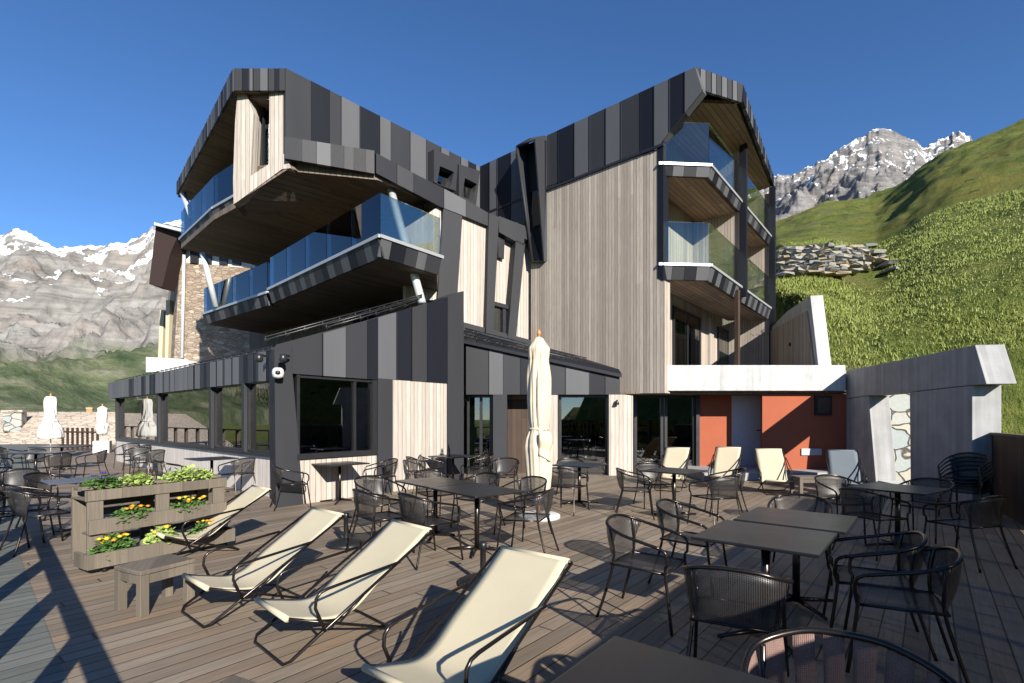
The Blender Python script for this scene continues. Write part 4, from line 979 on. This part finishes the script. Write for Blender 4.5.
# tables
ang = math.atan2(.775, .632)
T = {}
sq = make_table(.8, .8, M['tabletop'], 'table'); GT = 'square anthracite patio tables'
tabs = [('a', (1.84, 3.72), 0, 'front one of the two joined square tables in the right foreground'), ('b', (2.42, 4.36), 0, 'rear one of the two joined square tables in the right foreground'),
        ('wall', (-3.28, 9.75), 0, 'black table against the pale boards under the dark gable window'), ('right', (4.73, 6.28), -.3, 'square table before the doorway in the concrete wall'),
        ('mid', (2.66, 8.4), -.1, 'square table before the cream deck chairs of the back row'), ('door', (-1.35, 11.7), 0, 'black table with a dark bottle on it beside the gable pillar'),
        ('umb', (1.25, 9.5), .1, 'table just right of the closed cream umbrella'), ('near', (.47, 1.43), .02, 'nearest dark tabletop, cut by the bottom edge of the picture'),
        ('win', (-6.45, 11.0), 0, 'black table behind the planter under the long windows')]
for i, (k, (x, y), ro, lb) in enumerate(tabs):
    o = sq if i == 0 else dup(sq); o.location = (x, y, 0); o.rotation_euler = (0, 0, ang+ro); o['label'] = lb; o['group'] = GT; T[k] = o
lt = make_table(.95, .72, M['tabletop'], 'left one of the two joined long tables behind the middle deck chair'); lt.location = (-1.03, 6.88, 0); lt.rotation_euler = (0, 0, math.atan2(-1.2, 1.0)); lt['group'] = 'joined long tables in the middle of the deck'
dup_at(lt, (-.42, 6.13, 0), math.atan2(-1.2, 1.0), 'right one of the two joined long tables, beside the closed umbrella')
bt_ = make_table(.8, .6, M['blue_top'], 'blue-grey table just left of the flower planter'); bt_.location = (-6.0, 7.15, 0); bt_.rotation_euler = (0, 0, ang)
ft = make_table(1.3, .8, M['tabletop'], 'long dark table at the far left by the railing'); ft.location = (-12.0, 12.9, 0); ft.rotation_euler = (0, 0, .1)
dup_at(ft, (-13.9, 15.8, 0), .1, 'dark table behind the long one at the far left')

# chairs
ch = make_chair(); GC = 'black mesh patio armchairs'; first = [True]
def chair(x, y, dx, dy, lb):
    o = ch if first[0] else dup(ch); first[0] = False
    o.location = (x, y, 0); o.rotation_euler = (0, 0, facing(dx, dy)); o['label'] = lb; o['group'] = GC; return o
chair(1.08, 4.12, .8, -.55, 'chair at the left end of the front joined table, its curved back bright-rimmed')
chair(1.72, 4.95, .8, -.6, 'chair at the left of the rear joined table')
chair(1.32, 3.02, .45, .85, 'chair seen from behind at the near side of the front joined table')
chair(2.95, 5.25, -.5, -.85, 'chair on the far side of the rear joined table')
chair(2.48, 3.28, -.85, .5, 'nearest chair right of the joined tables, partly over its neighbour')
chair(2.62, 3.72, -.85, .45, 'chair tucked behind the nearest right-hand chair')
chair(4.98, 5.62, -.25, .95, 'chair seen from behind at the near side of the table by the concrete doorway')
chair(4.25, 6.05, .9, .35, 'chair left of the table by the concrete doorway')
chair(5.5, 6.85, -.8, -.4, 'chair right of the table by the concrete doorway')
chair(4.6, 7.15, .1, -1, 'chair behind the table by the concrete doorway')
chair(2.0, 8.35, .95, -.2, 'chair left of the table before the back row of deck chairs')
chair(3.0, 7.55, -.3, .95, 'chair seen from behind before the back row of deck chairs')
chair(2.55, 9.25, .1, -1, 'chair on the far side of the table before the back row of deck chairs')
chair(3.55, 8.5, -.9, .2, 'chair right of the table before the back row of deck chairs')
chair(.18, 6.0, -.85, .3, 'chair at the right end of the long tables under the closed umbrella')
chair(.15, 7.0, -.7, -.7, 'chair behind the right end of the long tables')
chair(-.5, 7.5, -.6, -.75, 'chair behind the middle of the long tables')
chair(-1.55, 6.05, .75, .65, 'chair in front of the left end of the long tables')
chair(-.95, 5.75, .7, .65, 'chair in front of the long tables near the umbrella stand')
chair(-1.85, 7.1, .75, -.6, 'chair at the left end of the long tables')
chair(-1.2, 7.95, .6, -.8, 'chair behind the left end of the long tables')
chair(-3.95, 9.15, .8, .5, 'chair left of the table below the gable window')
chair(-2.62, 10.3, -.7, -.5, 'chair right of the table below the gable window')
chair(-2.0, 11.2, .7, .5, 'chair left of the bottle table')
chair(-1.8, 11.7, .8, .1, 'second chair left of the bottle table')
chair(-.75, 12.2, -.8, -.3, 'chair right of the bottle table')
chair(-.15, 10.4, -.2, -.9, 'chair left of the closed umbrella pole')
chair(1.2, 10.3, .1, -1, 'chair behind the table right of the closed umbrella')
chair(.95, 8.75, .5, .8, 'chair before the table right of the closed umbrella')
chair(-6.9, 10.35, .6, .6, 'chair left of the table under the long windows')
chair(-5.75, 10.75, -.8, .4, 'chair right of the table under the long windows')
chair(-5.75, 6.25, .5, .8, 'chair in front of the blue-grey table, in the railing shadow')
chair(-6.35, 6.6, .8, .5, 'chair left of the blue-grey table, beside its twin')
chair(-6.9, 7.7, .9, .1, 'chair behind the blue-grey table')
chair(-6.2, 6.0, .1, .95, 'chair cut by the left edge of the picture')
chair(-7.9, 8.1, .3, -.9, 'upright chair at the very left edge behind the twin chairs')
for k, (x, y, dx, dy) in enumerate([(-10.9, 12.2, -.9, .3), (-12.2, 12.0, .1, 1), (-12.9, 13.7, .2, -1), (-10.9, 13.3, -.8, -.3), (-10.6, 14.5, .4, -.9), (-9.6, 13.6, -.9, .3), (-12.6, 16.8, .2, -1), (-11.6, 15.9, -.9, .2), (-14.6, 15.0, .5, .8), (-11.4, 17.6, -.5, -.8)]):
    chair(x, y, dx, dy, ['chair right of the long far-left table', 'chair in front of the long far-left table', 'chair behind the long far-left table', 'chair at the right end of the far-left table', 'chair alone in the sunlit gap of the far deck', 'chair nearest the windows on the far deck', 'chair behind the second far-left table', 'chair right of the second far-left table', 'chair by the railing at the second far-left table', 'farthest chair on the deck, below the small umbrella'][k])
for k in range(5):
    o = dup(ch); o.location = (7.3+.05*k, 8.2+.06*k,   .055*k); o.rotation_euler = (R(-1.5*k), 0, facing(-.75, -.4)); o['label'] = ['lowest', 'second lowest', 'middle', 'second highest', 'topmost'][k]+' chair of the dark stack by the timber fence'; o['group'] = 'stacked chairs by the fence'

chair(.20, .92, .6, .8, 'unseen chair added at the nearest table to throw shade on the nearest deck chair')  # outside the frame, added for its shadow over the nearest deck chair
# strap chair in the foreground
sc = empty('strap_chair', (1.07, 1.62, 0), facing(-.5, -.86), 'brown woven-strap armchair at the nearest table, cut by the bottom edge', 'chair')
loop = smooth_path([(-.31, .20, .66), (-.33, 0, .69), (-.30, -.17, .745), (-.15, -.27, .79), (.0, -.29, .80), (.15, -.27, .79), (.30, -.17, .745), (.33, 0, .69), (.31, .20, .66)], 5)
t = MB(); t.tube(loop, .0125, 10); t.build('back_frame', M['chair_metal'], sc); sc.scale = (.94, .94, 1.0)
for sx in (-1, 1):
    for (a, b) in (((.31*sx, .20, .66), (.32*sx, .27, 0)), ((.28*sx, -.19, .74), (.28*sx, -.32, 0))):
        t = MB(); t.tube([a, b], .013, 8); t.build('leg', M['chair_metal'], sc)
nst = 8
for k in range(nst):
    f0 = .16+.68*k/nst; f1 = f0+.68/nst*.74; g = []
    for u_ in range(4):
        f = f0+(f1-f0)*u_/3; q_ = f*(len(loop)-1); i = int(q_); p = loop[i]+(loop[min(i+1, len(loop)-1)]-loop[i])*(q_-i)
        g.append([(p.x*(1-.15*v/6), p.y*(1-.1*v/6)-.018*math.sin(math.pi*v/6), p.z-.012-(p.z-.45)*v/6) for v in range(7)])
    s = MB(); s.sheet(g, .004); s.build('back_strap', M['strap'], sc)
s = MB(); s.box((0, 0, .44), (.54, .46, .02)); s.build('seat', M['strap'], sc, .008)

# umbrella stands
st0 = empty('umbrella_stand', (0, 0, 0), 0, 'round black umbrella stand', 'umbrella stand')
s = MB(); s.lathe([(.235, 0), (.24, .02), (.22, .045), (.15, .065), (.06, .08)], (0, 0, 0), 32); s.build('base', M['rubber'], st0)
s = MB(); s.lathe([(.032, .07), (.028, .1), (.028, .34), (.036, .345), (.036, .40), (.02, .405)], (0, 0, 0), 16); s.build('tube', M['rubber'], st0)
s = MB(); s.tube([(.03, 0, .35), (.075, 0, .35)], .012, 8); s.build('knob', M['rubber'], st0)
p = gpt(346, 545); st0.location = (p.x, p.y, 0); st0['label'] = 'round black umbrella stand without umbrella behind the second deck chair'; st0['group'] = 'umbrella stands'
p = gpt(483, 584); dup_at(st0, (p.x, p.y, 0), .5, 'round black umbrella stand without umbrella behind the nearest deck chair')
# umbrellas
def umbrella(loc, H, zb, rmax, mat, label, pole=M['orange_wood'], seed=0, skirt=.22):
    r = empty('closed_umbrella', loc, 0, label, 'umbrella'); rn = random.Random(seed)
    s = MB(); s.tube([(0, 0, .02), (0, 0, H)], .022, 10); s.build('pole', pole, r)
    s = MB(); s.lathe([(.02, H-.01), (.035, H+.02), (.03, H+.06), (.012, H+.09)], (0, 0, 0), 12); s.build('finial', M['orange_wood'], r)
    prof = []; N = 90; tie = zb+(H-zb)*.41
    PZ = [0, .01, .03, .075, .135, .14, .26, .42, .54, .585, .60, .645, .70, .77, .89, .96, 1.0]; PR = [.05, .30, .42, .78, .74, .70, .82, .83, .74, .66, .70, .90, 1.0, .98, .92, .86, .60]
    if skirt > .4: PR = [.1, .5, .6, .7, .75, .75, .72, .72, .72, .78, .82, .95, 1.12, 1.25, 1.45, 1.5, 1.35]
    for i in range(N):
        f = i/(N-1); prof.append((rmax*float(np.interp(f, PZ, PR)), H-.02-(H-.02-zb)*f))
    ph_ = rn.uniform(0, 6)
    def fn(an, t):
        tw = 1.3*math.sin(3*t+ph_); e_ = .35+.65*math.sin(min(1, t*1.1)*math.pi)
        a_ = abs(math.sin(4*(an+tw*.4)+ph_+1.2*math.sin(6*t)))**.7; b_ = abs(math.sin(7.5*an-3*t+ph_)); c_ = math.sin(19*an+8*t)*.5
        return 1+e_*(.20*(a_-.6)+.09*(b_-.6)+.03*c_+.05*math.sin(2*an+9*t))
    s = MB(); s.lathe(prof[::-1], (0, 0, 0), 120, fn=lambda an, t: fn(an, 1-t)); s.build('canopy', mat, r)
    s = MB(); k = min(prof, key=lambda q_: abs(q_[1]-tie))[0]; s.lathe([(k*1.12, tie-.02), (k*1.2, tie), (k*1.12, tie+.02)], (0, 0, 0), 24); s.build('tie_strap', mat, r)
    # one free fold hanging below the strap
    g = []
    for i in range(9):
        f = i/8; g.append([((rmax*1.1+.03*math.sin(f*6))*math.cos(-1.6+j*.16), (rmax*1.15+.03*math.sin(f*6))*math.sin(-1.6+j*.16), tie-.05-f*(.35+.02*j)) for j in range(7)])
    s = MB(); s.sheet(g, .006); s.build('canopy_flap', mat, r)
    return r
U1 = umbrella((.43, 8.2, 0), 2.92, .38, .215, M['umb'], 'tall closed cream umbrella with an orange wooden tip in front of the hotel', seed=2)
s = MB(); s.lathe([(.34, 0), (.34, .05), (.30, .065), (.04, .07)], (0, 0, 0), 32); s.build('base', M['white'], U1)
umbrella((-18.2, 20.2, 0), 2.50, .80, .27, M['umb_w'], 'larger closed white umbrella at the far left of the deck', M['steel'], 4, .9)
umbrella((-19.2, 24.0, 0), 2.2, .85, .24, M['umb_w'], 'smaller closed white umbrella at the far end of the deck near the windows', M['steel'], 6, .3)
s = MB(); s.box((-19.2, 24.0, .28), (.62, .62, .56), .5); o = s.build('umbrella_block', M['white'], None, .02); tag(o, 'white cubic block under the smaller far umbrella', 'block')

# bottle
p = Vector((-1.42, 11.45, .74)); s = MB(); s.lathe([(.035, 0), (.037, .02), (.037, .17), (.014, .22), (.013, .28), (.016, .285)], p, 14); o = s.build('bottle', M['rubber']); tag(o, 'dark bottle standing on the table beside the gable pillar', 'bottle')

# wooden bench / stools
def bench(loc, rz, w_, d_, h, label, nm='wooden_bench'):
    r = empty(nm, loc, rz, label, 'bench')
    s = MB(); s.box((0, 0, h-.02), (w_, d_, .035)); s.build('seat', M['old_wood'], r, .006)
    s = MB()
    for y in (-1, 1): s.box((0, y*(d_/2-.03), h-.08), (w_-.12, .03, .075))
    for x in (-1, 1): s.box((x*(w_/2-.03), 0, h-.08), (.03, d_-.12, .075))
    s.build('apron', M['old_wood'], r, .004)
    for x in (-1, 1):
        for y in (-1, 1):
            s = MB(); s.box((x*(w_/2-.035), y*(d_/2-.035), (h-.04)/2), (.065, .065, h-.04)); s.build('leg', M['old_wood'], r, .004)
    return r
bench((-3.02, 4.34, 0), math.atan2(.41, .2), .44, .38, .37, 'small grey wooden bench in front of the flower planter')
bench((-1.24, 2.10, 0), math.atan2(.41, .2), .50, .40, .38, 'corner of a grey wooden bench at the bottom edge, between deck chairs')
bench((6.15, 10.4, 0), -.05, .8, .42, .42, 'low grey wooden bench among the deck chairs by the back wall')

# pallet planter
pd = Vector((.72, 1.17, 0)).normalized(); pa = math.atan2(pd.y, pd.x)
pl = empty('flower_planter', (-4.33, 5.22, 0), pa, 'three-tier flower planter made of weathered pallet wood', 'planter')
L = 1.40
s = MB(); s.box((L/2, .20, .855), (L+.06, .13, .035)); s.box((L/2, .0, .79), (L+.04, .025, .11)); s.box((L/2, .40, .80), (L, .025, .11)); s.box((L/2, .2, .745), (L, .38, .02)); s.build('top_box', M['old_wood'], pl, .004)
s = MB(); s.box((L/2, -.03, .47), (L, .028, .15)); s.box((L/2, .06, .40), (L, .16, .02)); s.build('middle_shelf', M['old_wood'], pl, .004)
s = MB(); s.box((L/2, -.13, .14), (L+.1, .03, .15)); s.box((L/2, .02, .075), (L+.08, .3, .02)); s.box((-.045, .02, .145), (.03, .28, .15)); s.box((L+.045, .02, .145), (.03, .28, .15)); s.build('bottom_box', M['old_wood'], pl, .004)
for x in (.07, L/2, L-.07):
    s = MB(); s.box((x, .02, .42), (.14, .03, .66)); s.build('post', M['old_wood'], pl, .004)
    s = MB(); s.box((x, .39, .42), (.14, .03, .68)); s.build('post', M['old_wood'], pl, .004)
for z in (.25, .36, .56, .66):
    s = MB(); s.box((L/2, .41, z), (L, .02, .075)); s.build('back_board', M['old_wood'], pl, .003)
for x in (.12, L-.12):
    for y in (-.06, .28):
        s = MB(); s.tube([(x-.015, y, .035), (x+.015, y, .035)], .035, 12); s.build('wheel', M['rubber'], pl)
PM = Matrix.Translation((-4.33, 5.22, 0)) @ Matrix.Rotation(pa, 4, 'Z')
def flowers(x, y, z, w_, d_, h_, nl, nf, lm, fm, label, seed, fs=.03, lsz=.03):
    h = h_*1.25; nl = int(nl*1.3); rn = random.Random(seed); o = empty('flower_clump', PM @ Vector((x, y, z)), pa, label, 'flowers', 'flower clumps in the planter')
    s = MB()
    for i in range(nl):
        a = rn.uniform(0, 6.28); rd = rn.random()**.5; px_ = w_/2*rd*math.cos(a); py_ = d_/2*rd*math.sin(a); pz = h*(1-rd*rd*.6)*rn.random()**.6
        ya = rn.uniform(0, 6.28); pt = rn.uniform(-.6, 1.0); l = lsz*1.5*rn.uniform(.7, 1.5)
        dv = Vector((math.cos(ya)*math.cos(pt), math.sin(ya)*math.cos(pt), math.sin(pt))); sv = Vector((-math.sin(ya), math.cos(ya), rn.uniform(-.4, .4)))*l*.42; c = Vector((px_, py_, pz))
        s.add([c, c+dv*l*.5+sv, c+dv*l, c+dv*l*.5-sv], [(0, 1, 2, 3)])
    s.build('foliage', lm, o, recalc=False)
    for i in range(nf):
        s = MB(); a = rn.uniform(0, 6.28); rd = rn.random()**.5; c = Vector((w_/2*rd*math.cos(a)*.9, d_/2*rd*math.sin(a)*.8, h*rn.uniform(.75, 1.15)))
        r_ = fs*rn.uniform(.9, 1.35)
        for ring, (rr2, zz, np_) in enumerate(((1, 0, 9), (.65, .35, 7), (.35, .6, 5))):
            for k in range(np_):
                b = 6.28*k/np_+ring*.4; d2 = Vector((math.cos(b), math.sin(b), .25)); sd = Vector((-math.sin(b), math.cos(b), 0)); cc = c+Vector((0, 0, zz*r_*.7))
                s.add([cc, cc+d2*r_*rr2*.6+sd*r_*.3, cc+d2*r_*rr2, cc+d2*r_*rr2*.6-sd*r_*.3], [(0, 1, 2, 3)])
        s.lathe([(r_*.25, -r_*.25), (r_*.6, 0), (r_*.5, r_*.3), (r_*.15, r_*.5)], c, 8); s.build('blossom', fm if not isinstance(fm, list) else rn.choice(fm), o, recalc=False)
flowers(.20, .2, .80, .34, .26, .14, 330, 7, M['leaf'], M['purple'], 'leafy clump with purple flowers at the left end of the planter top', 1, .022)
flowers(.52, .2, .80, .34, .26, .13, 330, 0, M['lime'], M['yellow'], 'pale green leafy clump on the planter top, left of the gap', 2)
flowers(1.06, .2, .80, .62, .26, .15, 620, 0, M['lime'], M['yellow'], 'wide lime green leafy clump at the right of the planter top', 3)
flowers(.40, .03, .46, .44, .16, .13, 260, 6, M['leaf'], M['orange'], 'orange marigolds on the middle shelf, left side', 4)
flowers(.98, .03, .46, .46, .16, .14, 260, 9, M['leaf'], [M['yellow'], M['orange']], 'yellow and orange marigolds on the middle shelf, right side', 5)
flowers(.22, -.02, .14, .40, .22, .17, 380, 12, M['leaf'], [M['yellow'], M['yellow'], M['orange']], 'yellow flowers at the left end of the bottom box', 6, .032)
flowers(.68, -.02, .14, .34, .22, .18, 360, 4, M['lime'], M['yellow'], 'leafy plant with a few yellow flowers in the middle of the bottom box', 7, .036)
flowers(1.15, -.02, .14, .36, .22, .16, 300, 6, M['leaf'], [M['orange'], M['yellow']], 'small orange flowers at the right end of the bottom box', 8, .028)
